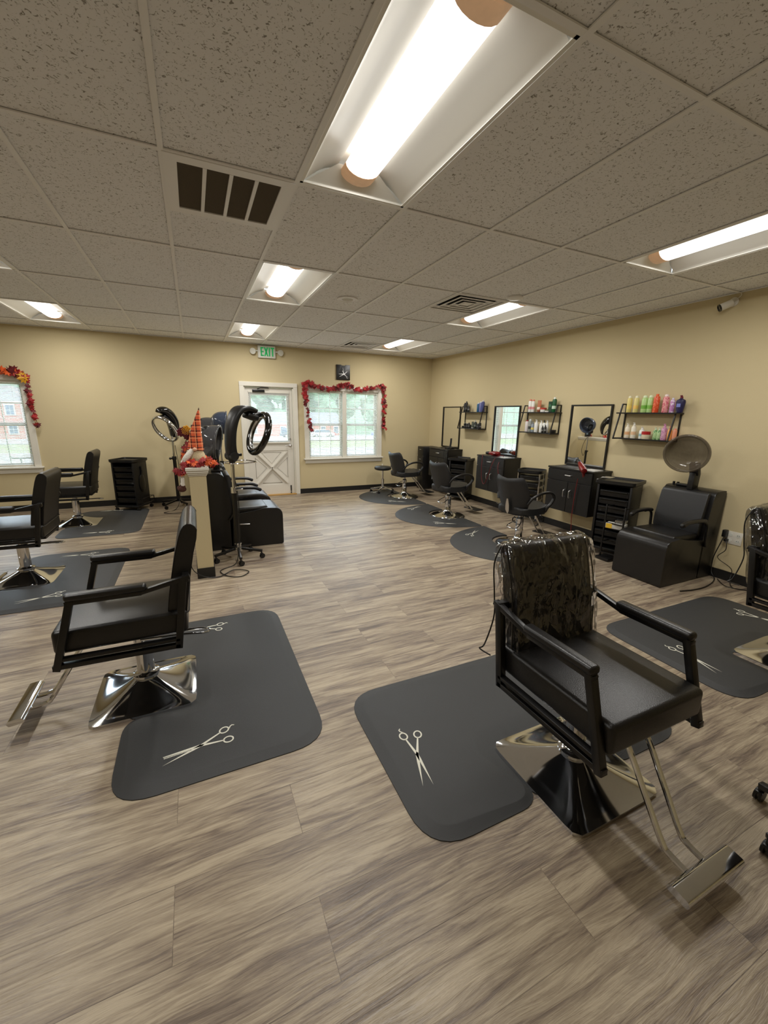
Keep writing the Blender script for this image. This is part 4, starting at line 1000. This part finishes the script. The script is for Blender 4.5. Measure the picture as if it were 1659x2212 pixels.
for z in (.80, .60, .38):
    d_ = G().box((-.172, 0, z), (.012, .225, .17 if z > .5 else .22), .003).build('drawer', 'lam', tw)
    G().tube(smoothpath([(-.178, -.03, z+.03), (-.195, 0, z+.03), (-.178, .03, z+.03)], 4), .005, 6).build('handle', 'satin', d_)

# shelves with bottles
def shelf(yc, label):
    t = thing('wall_shelf', label, 'shelf', (XR, yc, 1.31), group=None); w = .31
    g = G().box((-.085, 0, .0), (.165, 2*w, .014), .002, 1); g.build('lower_shelf', 'frame', t)
    g = G().box((-.07, 0, .285), (.135, 2*w+.05, .014), .002, 1); g.build('upper_shelf', 'frame', t)
    for s_ in (-1, 1):
        g = G(); y = s_*w
        g.bar((-.006, y, -.005), (-.006, y, .39), .014, .014).bar((-.165, y, 0), (-.075, y, .39), .012, .014).bar((-.0, y, .385), (-.08, y, .385), .012, .014)
        g.bar((0, y, -.004), (-.17, y, -.004), .014, .014); g.build('bracket', 'frame', t)
    return t
shelf(.62, 'black two-tier wall shelf nearest the camera, holding colourful bottles')
shelf(2.20, 'black two-tier wall shelf in the middle, with mostly white bottles')
shelf(3.80, 'black two-tier wall shelf farthest away, with small dark bottles')
BM = {}
def bm_(c, pat=None):
    k = (c, pat)
    if k not in BM:
        BM[k] = flat('pack_%d_%d_%d' % c, *c) if not pat else pattern_mat('pack_print_%d_%d_%d' % c, srgb(*c), srgb(*pat), 55, .42)
    return BM[k]
def bottle(kind, x, y, z, h, r, body, cap, label, pat=None, cat='bottle', group=None, band=None):
    t = thing({'jar': 'product_jar', 'tube': 'product_tube', 'box': 'product_box', 'can': 'spray_can'}.get(kind, 'product_bottle'), label, cat, (x, y, z), group=group)
    bmat = bm_(body, pat); cmat = bm_(cap)
    if kind == 'can':
        G().lathe([(r*.95, 0), (r, .004), (r, h*.80), (r*.75, h*.86), (r*.7, h*.87)], 18).build('body', bmat, t); G().lathe([(r*.72, h*.865), (r*.74, h*.93), (r*.55, h*.985), (r*.2, h)], 18).build('cap', cmat, t)
    elif kind == 'pump':
        G().lathe([(r*.95, 0), (r, .004), (r, h*.66), (r*.7, h*.76), (r*.38, h*.79), (r*.38, h*.82)], 18).build('body', bmat, t)
        g = G().lathe([(r*.5, h*.8), (r*.5, h*.88), (r*.25, h*.9), (r*.22, h)], 14).box((-r*.4, 0, h*.97), (r*.8, r*.4, h*.05), .001, 1); g.build('spray_head', cmat, t)
    elif kind == 'bottle':
        G().lathe([(r*.95, 0), (r, .004), (r, h*.80), (r*.8, h*.87), (r*.4, h*.89)], 18).build('body', bmat, t); G().lathe([(r*.5, h*.87), (r*.5, h*.98), (r*.42, h)], 14).build('cap', cmat, t)
    elif kind == 'jar':
        G().lathe([(r*.95, 0), (r, .003), (r, h*.62)], 22).build('body', bmat, t); G().lathe([(r*1.04, h*.6), (r*1.04, h*.97), (r*.98, h)], 22).build('lid', cmat, t)
    elif kind == 'tube':
        g = G(); n = 16; rings = []
        for k in range(6):
            u = k/5; rings.append([Vector((r*cos(2*pi*i/n)*(1-u*.92), r*sin(2*pi*i/n)*(1+u*.25), h*.14+h*.86*u)) for i in range(n)])
        g.loft(rings).build('body', bmat, t); G().lathe([(r*.8, 0), (r*.85, h*.15)], 16).build('cap', cmat, t)
    elif kind == 'box': G().box((0, 0, h/2), (r*1.6, r*2, h), .003, 1).build('body', bmat, t); G().box((-r*.8, 0, h*.6), (.002, r*1.5, h*.25)).build('printed_panel', cmat, t)
    elif kind == 'flask':
        g = G(); n = 20; rings = []
        for zz, a, b in ((0, .75, .62), (.03, .8, .65), (.3, .92, .7), (.6, 1.1, .75), (.72, .95, .7), (.80, .35, .35), (.84, .3, .3)):
            rings.append([Vector((r*b*cos(2*pi*i/n), r*a*sin(2*pi*i/n), h*zz)) for i in range(n)])
        g.loft(rings).build('body', bmat, t); g = G().lathe([(r*.32, h*.82), (r*.32, h*.9), (r*.18, h*.94), (r*.16, h)], 12).box((-r*.2, 0, h*.96), (r*.6, r*.3, h*.07), .001, 1); g.build('spray_head', cmat, t)
        G().box((-r*.76, 0, h*.42), (.002, r*.9, h*.2)).build('printed_panel', bm_((120, 130, 200)), t)
    if band:
        G().lathe([(r*1.01, h*.22), (r*1.012, h*.225), (r*1.012, h*.42), (r*1.01, h*.425)], 18).build('label_band', bm_(band), t)
    return t
zu, zl = 1.31+.292, 1.31+.007
S3 = [('can', .87, .185, .026, (226, 208, 124), (238, 232, 200), 'pale yellow spray can at the far left end of the top tier', None, (240, 216, 120)), ('can', .79, .185, .026, (226, 210, 136), (238, 234, 205), 'pale yellow spray can second from the left on the top tier', None, (244, 200, 110)),
 ('can', .695, .185, .030, (184, 216, 140), (226, 240, 200), 'light green spray can between the yellow and other green cans', None, (120, 180, 70)), ('can', .63, .185, .028, (180, 214, 142), (228, 240, 205), 'light green spray can touching the orange-red bottle', None, (130, 190, 80)),
 ('bottle', .565, .195, .030, (222, 84, 42), (230, 96, 30), 'orange-red patterned bottle on the top tier', (240, 130, 90), None), ('can', .465, .19, .029, (232, 160, 158), (240, 220, 214), 'pink spray can with swirl print on the top tier', (205, 90, 110), None),
 ('bottle', .395, .15, .022, (190, 130, 186), (214, 214, 236), 'short pink and purple patterned bottle on the top tier', (236, 220, 240), None), ('flask', .315, .175, .042, (34, 32, 74), (110, 26, 46), 'dark navy spray bottle with wine red head, right end of top tier', None, None)]
for k, (kd, y, h, r, b, c, lb, pat, band) in enumerate(S3): bottle(kd, XR-.075, y-.02, zu, h, r, b, c, lb+', nearest shelf', pat, group='bottles on the nearest shelf', band=band)
S3b = [('pump', .80, .165, .026, (236, 226, 204), (242, 238, 224), 'cream bottle with orange emblem, leftmost on the lower tier', None, (224, 176, 130)), ('pump', .725, .175, .026, (236, 230, 212), (240, 238, 228), 'tall cream bottle with pointed cap second on the lower tier', None, (228, 190, 150)),
 ('pump', .625, .13, .028, (232, 234, 228), (240, 240, 236), 'short white spray bottle behind the red-lidded jar', None, (150, 190, 196)), ('jar', .56, .082, .042, (226, 214, 184), (176, 30, 32), 'cream jar with a red lid in the middle of the lower tier', None, None),
 ('pump', .475, .13, .024, (166, 196, 140), (214, 228, 200), 'green leaf-patterned bottle right of the red-lidded jar', (92, 140, 84), None), ('pump', .435, .13, .022, (170, 200, 146), (216, 230, 204), 'second green leaf-patterned bottle, beside the mauve bottle', (92, 140, 84), None),
 ('pump', .385, .17, .027, (208, 160, 186), (214, 150, 190), 'mauve patterned bottle with pink spray head on the lower tier', (180, 120, 160), None), ('pump', .325, .15, .022, (236, 166, 92), (226, 122, 100), 'orange bottle with coral head behind the bracket', None, None), ('bottle', .275, .125, .02, (226, 150, 116), (232, 130, 106), 'peach bottle at the right end of the lower tier', None, None)]
for k, (kd, y, h, r, b, c, lb, pat, band) in enumerate(S3b): bottle(kd, XR-.085 if kd != 'jar' else XR-.11, y+.02, zl, h, r, b, c, lb+', nearest shelf', pat, cat='jar' if kd == 'jar' else 'bottle', group='bottles on the nearest shelf', band=band)
def row(lst, yoff, zoff, suffix, grp):
    for kd, y, h, r, b, c, lb, band in lst: bottle(kd, XR-.08, y+yoff, zoff, h, r, b, c, lb+suffix, cat={'jar': 'jar', 'box': 'box', 'tube': 'tube'}.get(kd, 'bottle'), group=grp, band=band)
W_ = (232, 232, 226)
row([('can', 2.43, .185, .026, W_, (214, 120, 100), 'white spray can with red tip at the left end of the top tier', (220, 150, 150)), ('can', 2.37, .18, .024, W_, (214, 120, 100), 'white spray can with red tip, second on the top tier', (220, 150, 150)),
     ('tube', 2.25, .165, .03, (176, 104, 66), (120, 70, 44), 'copper brown tube standing on its cap on the top tier', (236, 226, 210)), ('jar', 2.165, .06, .042, W_, (190, 60, 50), 'white jar with red lid on the top tier', None),
     ('jar', 2.08, .035, .042, (220, 218, 208), (90, 96, 60), 'flat white jar with an olive lid on the top tier', None), ('box', 2.03, .145, .03, (30, 62, 44), (60, 110, 80), 'dark green upright box on the top tier', None),
     ('bottle', 1.975, .20, .03, (16, 84, 44), (226, 232, 224), 'emerald green bottle with white cap on the top tier', (200, 220, 200))], -.03, zu, ', middle shelf', 'bottles on the middle shelf')
row([('bottle', 2.44, .17, .027, (226, 218, 216), (140, 26, 30), 'white bottle with red cap, leftmost on the lower tier', None), ('can', 2.375, .185, .025, (150, 154, 148), (210, 214, 208), 'silver grey spray can on the lower tier', (60, 62, 60)),
     ('pump', 2.32, .15, .024, (140, 150, 160), (120, 130, 140), 'grey bottle with yellow label on the lower tier', (226, 206, 110)), ('pump', 2.25, .18, .028, W_, (238, 238, 232), 'white bottle with domed head right of the yellow label bottle', None),
     ('pump', 2.155, .17, .026, W_, (236, 236, 230), 'white squared bottle with tilted nozzle in the lower tier', None), ('pump', 2.10, .175, .024, W_, (60, 60, 58), 'white bottle with a dark cap on the lower tier', None), ('pump', 2.045, .175, .025, W_, (238, 238, 232), 'white pump bottle behind the two tiny black bottles', None),
     ('jar', 1.93, .045, .04, (24, 24, 24), (34, 32, 32), 'low black jar at the right end of the lower tier', None)], -.01, zl, ', middle shelf', 'bottles on the middle shelf')
for y, lb in ((2.06, 'tiny black dropper bottle, left of the tiny black spray bottle on the middle shelf'), (2.01, 'tiny black spray bottle with the taller head in front on the middle shelf')):
    bottle('pump', XR-.135, y, zl, .10+.015*(y < 2.03), .016, (20, 20, 20), (14, 14, 14), lb, group='bottles on the middle shelf', band=(120, 120, 116))
K_ = (22, 22, 22)
row([('bottle', 4.07, .16, .024, K_, (12, 12, 12), 'black bottle at the left end of the top tier', (70, 70, 70)), ('bottle', 4.02, .185, .024, K_, (16, 16, 16), 'tallest black bottle on the top tier', (80, 80, 80)), ('pump', 3.95, .13, .02, K_, (14, 14, 14), 'short black nozzle bottle on the top tier', (120, 120, 120)),
     ('bottle', 3.67, .155, .026, (30, 90, 132), (224, 228, 232), 'teal blue bottle with white cap on the top tier', None), ('bottle', 3.60, .175, .03, (116, 122, 176), (224, 226, 236), 'lavender bottle with white cap on the top tier', None), ('bottle', 3.54, .195, .026, (62, 70, 130), (220, 222, 234), 'deep blue bottle on the top tier', None)], -.03, zu, ', farthest shelf', 'bottles on the farthest shelf')
row([('jar', 4.09, .03, .024, K_, (20, 20, 20), 'tiny black jar, leftmost on the lower tier', None), ('bottle', 4.03, .09, .024, K_, (130, 140, 130), 'small dark bottle with pale top, second on the lower tier', (90, 90, 90)), ('bottle', 3.97, .085, .02, K_, (190, 190, 186), 'small dark bottle with white top, third on the lower tier', (90, 90, 90)), ('bottle', 3.91, .095, .02, K_, (14, 14, 14), 'small all-black bottle, fourth on the lower tier', (100, 100, 100)), ('bottle', 3.86, .06, .016, K_, (16, 16, 16), 'smallest black bottle on the lower tier', None),
     ('tube', 3.80, .115, .026, (70, 78, 66), (210, 208, 200), 'dark olive tube with white foot on the lower tier', None), ('pump', 3.72, .14, .028, (34, 42, 36), (206, 206, 200), 'dark pump bottle with white head on the lower tier', (110, 116, 110)), ('bottle', 3.65, .09, .02, K_, (160, 166, 170), 'small dark bottle with grey cap on the lower tier', (90, 90, 90)), ('bottle', 3.59, .11, .022, (26, 28, 32), (214, 214, 214), 'dark bottle with white cap at the right end of the lower tier', (120, 120, 130))], -.03, zl, ', farthest shelf', 'bottles on the farthest shelf')

# ================================================================ TROLLEYS
def trolley(name, label, loc, rz, w=.34, d=.38, h=.80, side_holder=True, n=6, tray=True):
    t = thing(name, label, 'trolley', loc, rz, 'black rolling salon trolleys')   # drawers face -y
    g = G().box((-w/2+.012, 0, h/2+.03), (.024, d, h-.12), .004).box((w/2-.012, 0, h/2+.03), (.024, d, h-.12), .004).box((0, d/2-.01, h/2+.03), (w, .02, h-.12), .004)
    g.build('cabinet_body', 'plastic', t)
    g = G(); P = roundpoly([(-w/2-.025, -d/2-.025), (w/2+.025, -d/2-.025), (w/2+.025, d/2+.025), (-w/2-.025, d/2+.025)], .04, 4)
    g.loft([[Vector((x*.92, y*.92, h-.05)) for x, y in P], [Vector((x, y, h-.035)) for x, y in P], [Vector((x, y, h)) for x, y in P], [Vector((x*.95, y*.95, h)) for x, y in P], [Vector((x*.93, y*.93, h-.022)) for x, y in P]])
    g.build('top_tray', 'plastic', t, 40)
    for k in range(n):
        z = h-.10-(k+.5)*(h-.22)/n; hh = (h-.22)/n-.022
        dr = G().box((0, .0, z), (w-.06, d-.03, hh), .006).build('drawer', 'plastic', t)
        G().box((0, -d/2+.002, z+hh/2-.008), (w-.08, .03, .012), .003).build('drawer_lip', 'frame', dr)
    g = G().box((0, 0, .075), (w+.03, d+.03, .03), .008); g.build('foot_frame', 'plastic', t)
    for sx in (-1, 1):
        for sy in (-1, 1): caster(t, sx*(w/2), sy*(d/2), .07)
    if side_holder:
        g = G(); poly = [(p.x, p.y) for p in smoothpath([(0, .22, 0), (.015, .3, 0), (.02, .40, 0), (-.02, .40, 0), (-.015, .3, 0), (0, .22, 0)], 3)]
        sg = side_holder if isinstance(side_holder, int) and side_holder in (-1, 1) else 1
        g.ball((sg*(w/2+.008), 0, .42), (.012, .075, .14), 18, 10).tube([(sg*(w/2+.01), 0, .54), (sg*(w/2+.012), .01, .62), (sg*(w/2+.01), 0, .68)], .014, 8); g.build('dryer_holder', 'frame', t, 60)
        g = G(); x = sg*(w/2+.075)
        P = [(sg*(w/2), -d/2+.02, .2), (x, -d/2+.02, .2), (x, d/2-.02, .2), (sg*(w/2), d/2-.02, .2)]; g.tube(P, .005, 6); g.tube([(a, b, .12) for a, b, c in P], .005, 6); g.bar(P[1], (P[1][0], P[1][1], .12), .008, .008); g.bar(P[2], (P[2][0], P[2][1], .12), .008, .008)
        g.build('side_rack', 'frame', t)
    return t
trolley('salon_trolley', 'tall black rolling trolley standing against the back wall on the left', (-1.54, 5.03, 0), -26, .34, .34, .80, 1)
trolley('salon_trolley', 'black rolling trolley with open drawers between the far and middle cabinets', (3.87, 3.86, 0), -62, .34, .34, .78, False)
# fold-out trolley with chrome legs
t3 = thing('salon_trolley', 'black round-tray trolley on chrome legs between the middle and nearest cabinets', 'trolley', (3.84, 2.08, 0), -60, 'black rolling salon trolleys')
g = G(); P = roundpoly([(-.18, -.17), (.18, -.17), (.18, .17), (-.18, .17)], .10, 6)
g.loft([[Vector((x*.9, y*.9, .745)) for x, y in P], [Vector((x, y, .76)) for x, y in P], [Vector((x, y, .795)) for x, y in P], [Vector((x*.95, y*.95, .795)) for x, y in P], [Vector((x*.93, y*.93, .77)) for x, y in P]]); g.build('top_tray', 'plastic', t3, 40)
for k in range(5):
    z = .68-k*.10; dr = G().box((0, 0, z), (.27, .26, .06), .008).build('drawer', 'plastic', t3); G().box((0, -.135, z+.02), (.2, .02, .012), .003).build('drawer_lip', 'frame', dr)
G().box((-.15, 0, .49), (.02, .28, .50), .004).build('side_panel', 'plastic', t3)
for sx in (-1, 1):
    for sy in (-1, 1):
        lg = G().cyl((sx*.15, sy*.14, .10), (sx*.15, sy*.14, .75), .009, 10).build('leg', 'chrome', t3)
        g = G().cyl((sx*.15, sy*.14, .07), (sx*.15, sy*.14, .11), .008, 8).tube([(sx*.15+.012+.036*cos(2*pi*i/16), sy*.14, .045+.036*sin(2*pi*i/16)) for i in range(16)], .009, 8, loop=True); g.build('caster', 'plastic', lg)
t4 = trolley('salon_trolley', 'black rolling trolley with lidded top beside the right dryer chair', (3.78, .66, 0), -72, .36, .36, .86, False, 7)
g = G()
t4b = Matrix.Translation((3.50, .46, 0)) @ rotm(8)
for x in (-.02,):
    for y in (-.10, .10): g.bar((x, y, .02), (x, y, .62), .016, .016, .002)
for z in (.60, .42, .2, .08): g.bar((-.02, -.10, z), (-.02, .10, z), .012, .012)
for y in (-.10, .10):
    for z in (.60, .2): g.bar((-.02, y, z), (.12, y, z), .01, .01)
bmesh.ops.transform(g.bm, matrix=t4b, verts=g.bm.verts[:]); attach(g.build('side_rack', 'frame'), t4)
g = G().box((.05, 0, .36), (.14, .20, .006)); bmesh.ops.transform(g.bm, matrix=t4b, verts=g.bm.verts[:]); attach(g.build('rack_shelf', 'frame'), t4)
fx = thing('foil_box', 'yellow and white foil box with silver sheets in the side rack', 'box', (3.53, .46, .363), 20)
G().box((0, .0, .03), (.10, .19, .055), .003).build('carton', bm_((206, 204, 196)), fx); G().box((-.051, .06, .03), (.003, .06, .05)).build('yellow_end', 'yellow', fx)
g = G()
for k in range(9): g.box((.03, -.08+k*.012, .07), (.08, .006, .05), rot=rotm(14, 'X'))
g.build('foil_sheets', 'satin', fx)
tag(G().box((3.52, .50, .02), (.2, .16, .03), .004).build('storage_bin', 'frame'), 'low dark box on the floor below the side rack', 'box')

# rolling stool behind the far chair, and star-base stool at the right edge
def stool(label, loc, seat=True, cushion='leather2', base='chrome', z=.48):
    t = thing('rolling_stool', label, 'stool', loc)
    g = G(); star_base(g, None, .24, 5, .075, R(10)); b = g.build('star_base', base, t)
    for k in range(5): caster(b, .235*cos(2*pi*k/5+R(10)), .235*sin(2*pi*k/5+R(10)), .075)
    G().lathe([(.028, .09), (.028, .28), (.015, .285), (.015, z-.04)], 16).build('gas_column', base, t)
    G().lathe([(.13, z-.045), (.165, z-.03), (.17, z), (.15, z+.025), (.001, z+.03)], 32).build('seat', cushion, t, 60); return t
stool('small rolling stool with chrome base behind the farthest right chair', (2.78, 4.98, 0), z=.50)
st2 = stool('black five-star stool base poking in at the lower right edge', (1.40, -2.02, 0), base='frame', z=.45)

# ================================================================ SMALL ITEMS
def blow_dryer(label, loc, rz, tilt, hang):
    t = thing('hair_dryer', label, 'hair dryer', loc, rz); t.rotation_euler = (R(tilt[0]), R(tilt[1]), R(rz))
    g = G().lathe([(.02, -.09), (.034, -.085), (.038, -.03), (.036, .03), (.026, .08), (.024, .11)], 20, (0, 0, 0), rotm(90, 'Y')); g.build('barrel', 'red', t, 60)
    G().lathe([(.024, .10), (.028, .11), (.022, .16)], 16, (0, 0, 0), rotm(90, 'Y')).build('nozzle', 'plastic', t)
    G().tube([(-.02, 0, -.02), (-.035, 0, -.09), (-.04, 0, -.16)], [.02, .017, .015], 12).build('handle', 'red', t, 60); return t
h1 = blow_dryer('red hair dryer hanging head up from the nearest cabinet', (3.70, 1.13, .945), 60, (-20, -25), True)
attach(cord('power_cord', [(3.70, 1.17, .80), (3.705, 1.19, .6), (3.71, 1.2, .3), (3.70, 1.18, .1), (3.64, 1.22, .01), (3.52, 1.32, .006), (3.42, 1.28, .006), (3.50, 1.16, .006), (3.62, 1.05, .006), (3.58, .9, .006)], .0045, 'redcord', 'c'), h1)
h2 = blow_dryer('red hair dryer lying on top of the middle cabinet', (3.86, 2.95, .94), 110, (90, 0), False)
attach(cord('power_cord', [(3.75, 3.1, .91), (3.70, 3.06, .88), (3.695, 3.05, .6), (3.70, 3.0, .45), (3.695, 2.92, .5), (3.70, 2.80, .8), (3.75, 2.76, .915), (3.85, 2.72, .915), (3.70, 2.66, .80), (3.695, 2.62, .6)], .0045, 'redcord', 'c'), h2)
hs = thing('tool_stand', 'black curling iron stand on the corner cabinet', 'tool stand', (3.90, 4.33, .90))
G().box((0, 0, .02), (.14, .14, .04), .01).build('base', 'plastic', hs)
for (a, b) in ((-.02, -.03), (.03, .02)):
    G().tube([(a, b, .03), (a+.02, b+.01, .12), (a+.03, b+.02, .2)], .012, 8).build('curling_iron', 'plastic', hs)
attach(cord('power_cord', [(3.85, 4.28, .93), (3.73, 4.25, .93), (3.71, 4.24, .75), (3.72, 4.20, .60), (3.71, 4.15, .8), (3.75, 4.1, .925), (3.86, 4.2, .93)], .004, 'plastic', 'c'), hs)
tag(G().box((3.88, 1.12, .903), (.2, .16, .008), .002, rot=rotm(8)).build('paper_stack', bm_((196, 194, 188))), 'white papers lying on the nearest wall cabinet beside the red dryer', 'papers')
tag(G().box((3.86, 2.70, .903), (.16, .12, .008), .002, rot=rotm(-8)).build('paper_stack', bm_((200, 198, 192))), 'folded white paper on the middle wall cabinet', 'papers')
tag(G().box((3.88, 1.45, .9035), (.24, .3, .006), .002).build('tool_pad', 'mat_'), 'dark flat pad on the nearest wall cabinet', 'pad')
tag(G().box((3.72, .78, .872), (.12, .1, .006), .001, rot=rotm(12)).build('foil_sheet', 'satin'), 'crumpled silver foil on top of the lidded trolley', 'foil')
ho = thing('hook_cord', 'grey hooked cable end hanging under the middle wall cabinet', 'cable', (3.95, 2.83, .0))
G().tube(smoothpath([(.0, 0, .33), (.0, -.02, .22), (-.01, 0, .14), (-.01, .05, .12), (-.01, .08, .14)], 5), .005, 6).build('cable', 'satin', ho)

# ================================================================ OUTSIDE
ZG = -.15; SL = -.045
def gz(y): return ZG if y < 12 else ZG+SL*(y-12)
def slab(name, x0, x1, y0, y1, dz, m, h=.1):
    g = G(); a, b = gz(y0)+dz, gz(y1)+dz
    v = [Vector(p) for p in ((x0, y0, a-h), (x1, y0, a-h), (x1, y1, b-h), (x0, y1, b-h))]; w = [Vector((p.x, p.y, p.z+h)) for p in v]
    g.loft([v, w]); o = g.build(name, m, smooth=0); struct(o)
slab('ground_near', -70, 80, 5.54, 12, 0, 'grass'); slab('ground_asphalt', -120, 160, 12, 170, 0, 'asphalt')
slab('ground_sidewalk', -70, 80, 12, 13.4, .03, bm_((205, 205, 200))); slab('ground_far_lawn', -60, 120, 24, 44, .02, 'grass')
slab('ground_hill', -160, 200, 128, 168, 0, 'tree')
for _v in bpy.data.objects['ground_hill'].data.vertices:
    if _v.co.y > 140: _v.co.z += 17
def house(name, label, x, y, w, d, h, rz, cols, rows, roof_h=2.2, win=(1.0, 1.5)):
    t = thing(name, label, 'building', (x, y, gz(y)-.2), rz)
    wl = G().box((0, 0, h/2), (w, d, h)).build('brick_wall', 'brick', t, 0)
    G().prism([(-w/2-.4, h), (w/2+.4, h), (w/2-1.5, h+roof_h), (-w/2+1.5, h+roof_h)], -d/2-.4, d/2+.4, XZ).build('roof', 'roof', t, 0)
    G().box((0, -d/2-.05, h-.15), (w+.6, .3, .3)).build('eave_trim', 'trim', t, 0)
    for sx in (-1, 1): G().box((sx*(w/2-.15), -d/2-.05, h/2), (.4, .1, h)).build('corner_board', 'trim', t, 0)
    for r_ in range(rows):
        for c in range(cols):
            xx = -w/2+w*(c+.5)/cols; zz = 1.1+r_*2.9+win[1]/2
            f = G().box((xx, -d/2-.04, zz), (win[0]+.3, .12, win[1]+.3)).build('window', 'trim', t, 0)
            g = G()
            for a in range(2):
                for b in range(2): g.box((xx+(a-.5)*win[0]/2, -d/2-.11, zz+(b-.5)*win[1]/2), (win[0]/2-.05, .03, win[1]/2-.05))
            g.build('pane', 'dkglass', f, 0)
    return t
house('brick_house', 'two-storey red brick house seen through the left window', -37, 84, 24, 10, 6.2, 8, 7, 2)
house('brick_house', 'low red brick building with white trim seen through the double window', 21, 98, 22, 10, 3.4, 0, 7, 1, 2.4)
def car(label, x, y, rz, col, van=False):
    t = thing('parked_car', label, 'car', (x, y, gz(y)), rz, 'cars parked outside'); cm = bm_(col)
    L_, hh = 4.4, 1.45; g = G()
    prof = [(-2.2, .35), (-2.15, .75), (-1.9, .85), (-1.2, .92), (1.35, .9), (2.0, .8), (2.2, .6), (2.2, .3), (-2.15, .25)]
    g.prism(roundpoly(prof, .08, 3), -.88, .88, XZ, bev=.05).build('car_body', cm, t, 40)
    top = [(-1.7, .85), (-1.2, 1.4), (.45, 1.45), (1.25, .88)] if not van else [(-2.05, .85), (-1.95, 1.65), (.7, 1.7), (1.4, .9)]
    G().prism(roundpoly(top, .12, 3), -.72, .72, XZ, bev=.05).build('cabin_glass', 'dkglass', t, 40)
    zt_ = 1.42 if not van else 1.69
    G().box((-.4, 0, zt_), (1.6 if not van else 2.6, 1.35, .06), .02).build('roof_panel', cm, t)
    for sx in (-1.35, 1.35):
        for sy in (-.8, .8):
            wh = G().cyl((sx, sy-.1, .31), (sx, sy+.1, .31), .31, 20).build('wheel', 'tyre', t); G().cyl((sx, sy-.11, .31), (sx, sy+.11, .31), .17, 14).build('hubcap', 'satin', wh)
    for sy in (-.65, .65): G().box((-2.17, sy, .68), (.06, .3, .14), .01).build('tail_light', 'red', t)
    return t
car('blue car parked outside, seen through the right pane of the double window', 35, 76, 0, (60, 90, 160))
car('white car parked outside, seen through the left pane of the double window', 21.5, 74, 0, (225, 225, 228))
car('red car parked just behind the white one outside', 24.5, 82.0, 0, (176, 60, 60))
car('dark van parked outside at the left edge of the double window', 15.5, 72, 0, (70, 78, 92), True)
car('dark blue pickup-sized van parked at the right of the blue car', 42, 78, 0, (52, 66, 110), True)
car('light blue car parked in front of the brick house on the left', -26.5, 64, 8, (120, 150, 190))
car('silver car parked farther left by the brick house', -36, 64, 8, (190, 196, 204))
car('bright blue car nearer the building, mirrored in the middle mirror', -3.5, 30, 80, (52, 104, 190))
def tree(x, y, h, r, seed, label):
    rnd = random.Random(seed); t = thing('leafy_tree', label, 'tree', (x, y, gz(y)), group='trees outside')
    G().cyl((0, 0, 0), (0, 0, h*.6), .22, 10, .12).build('trunk', 'bark', t); g = G()
    for k in range(46):
        a = rnd.uniform(0, 2*pi); el = rnd.uniform(-.8, 1); rr = r*.85*math.sqrt(max(0, 1-el*el))*rnd.uniform(.4, 1); c = (rr*cos(a), rr*sin(a), h*.58+el*h*.38)
        bmesh.ops.create_icosphere(g.bm, subdivisions=2, radius=r*rnd.uniform(.2, .36), matrix=Matrix.Translation(c))
    for v in g.bm.verts: v.co += Vector((rnd.uniform(-1, 1), rnd.uniform(-1, 1), rnd.uniform(-1, 1)))*.06*r
    g.build('crown', 'tree', t, 0)
TL = [('leafy tree at the left edge of the view through the double window', 6, 118, 17, 7), ('tall leafy tree behind the left half of the low brick building', 22, 120, 19, 7.5), ('broad leafy tree behind the right half of the low brick building', 38, 121, 20, 8),
 ('large leafy tree right of the low brick building', 55, 119, 18, 8), ('leafy tree far to the right outside', 72, 121, 19, 8), ('leafy tree behind the glass of the door', -10, 120, 18, 7.5), ('slim tree beside the low brick building at its right end', 38, 86, 7, 3), ('young tree at the left of the low brick building', 7, 88, 10, 4), ('farthest leafy tree at the far right outside', 90, 120, 18, 8)]
for k, (lb, x, y, h, r) in enumerate(TL): tree(x, y, h, r, k, lb)
pt = thing('patio_table', 'small metal patio set on the lawn below the left window', 'patio set', (-3.55, 8.3, ZG+.03))
G().cyl((0, 0, .68), (0, 0, .71), .45, 24).build('table_top', 'frame', pt)
for k in range(4): G().cyl((.25*cos(k*pi/2), .25*sin(k*pi/2), 0), (.3*cos(k*pi/2), .3*sin(k*pi/2), .69), .015, 8).build('leg', 'frame', pt)
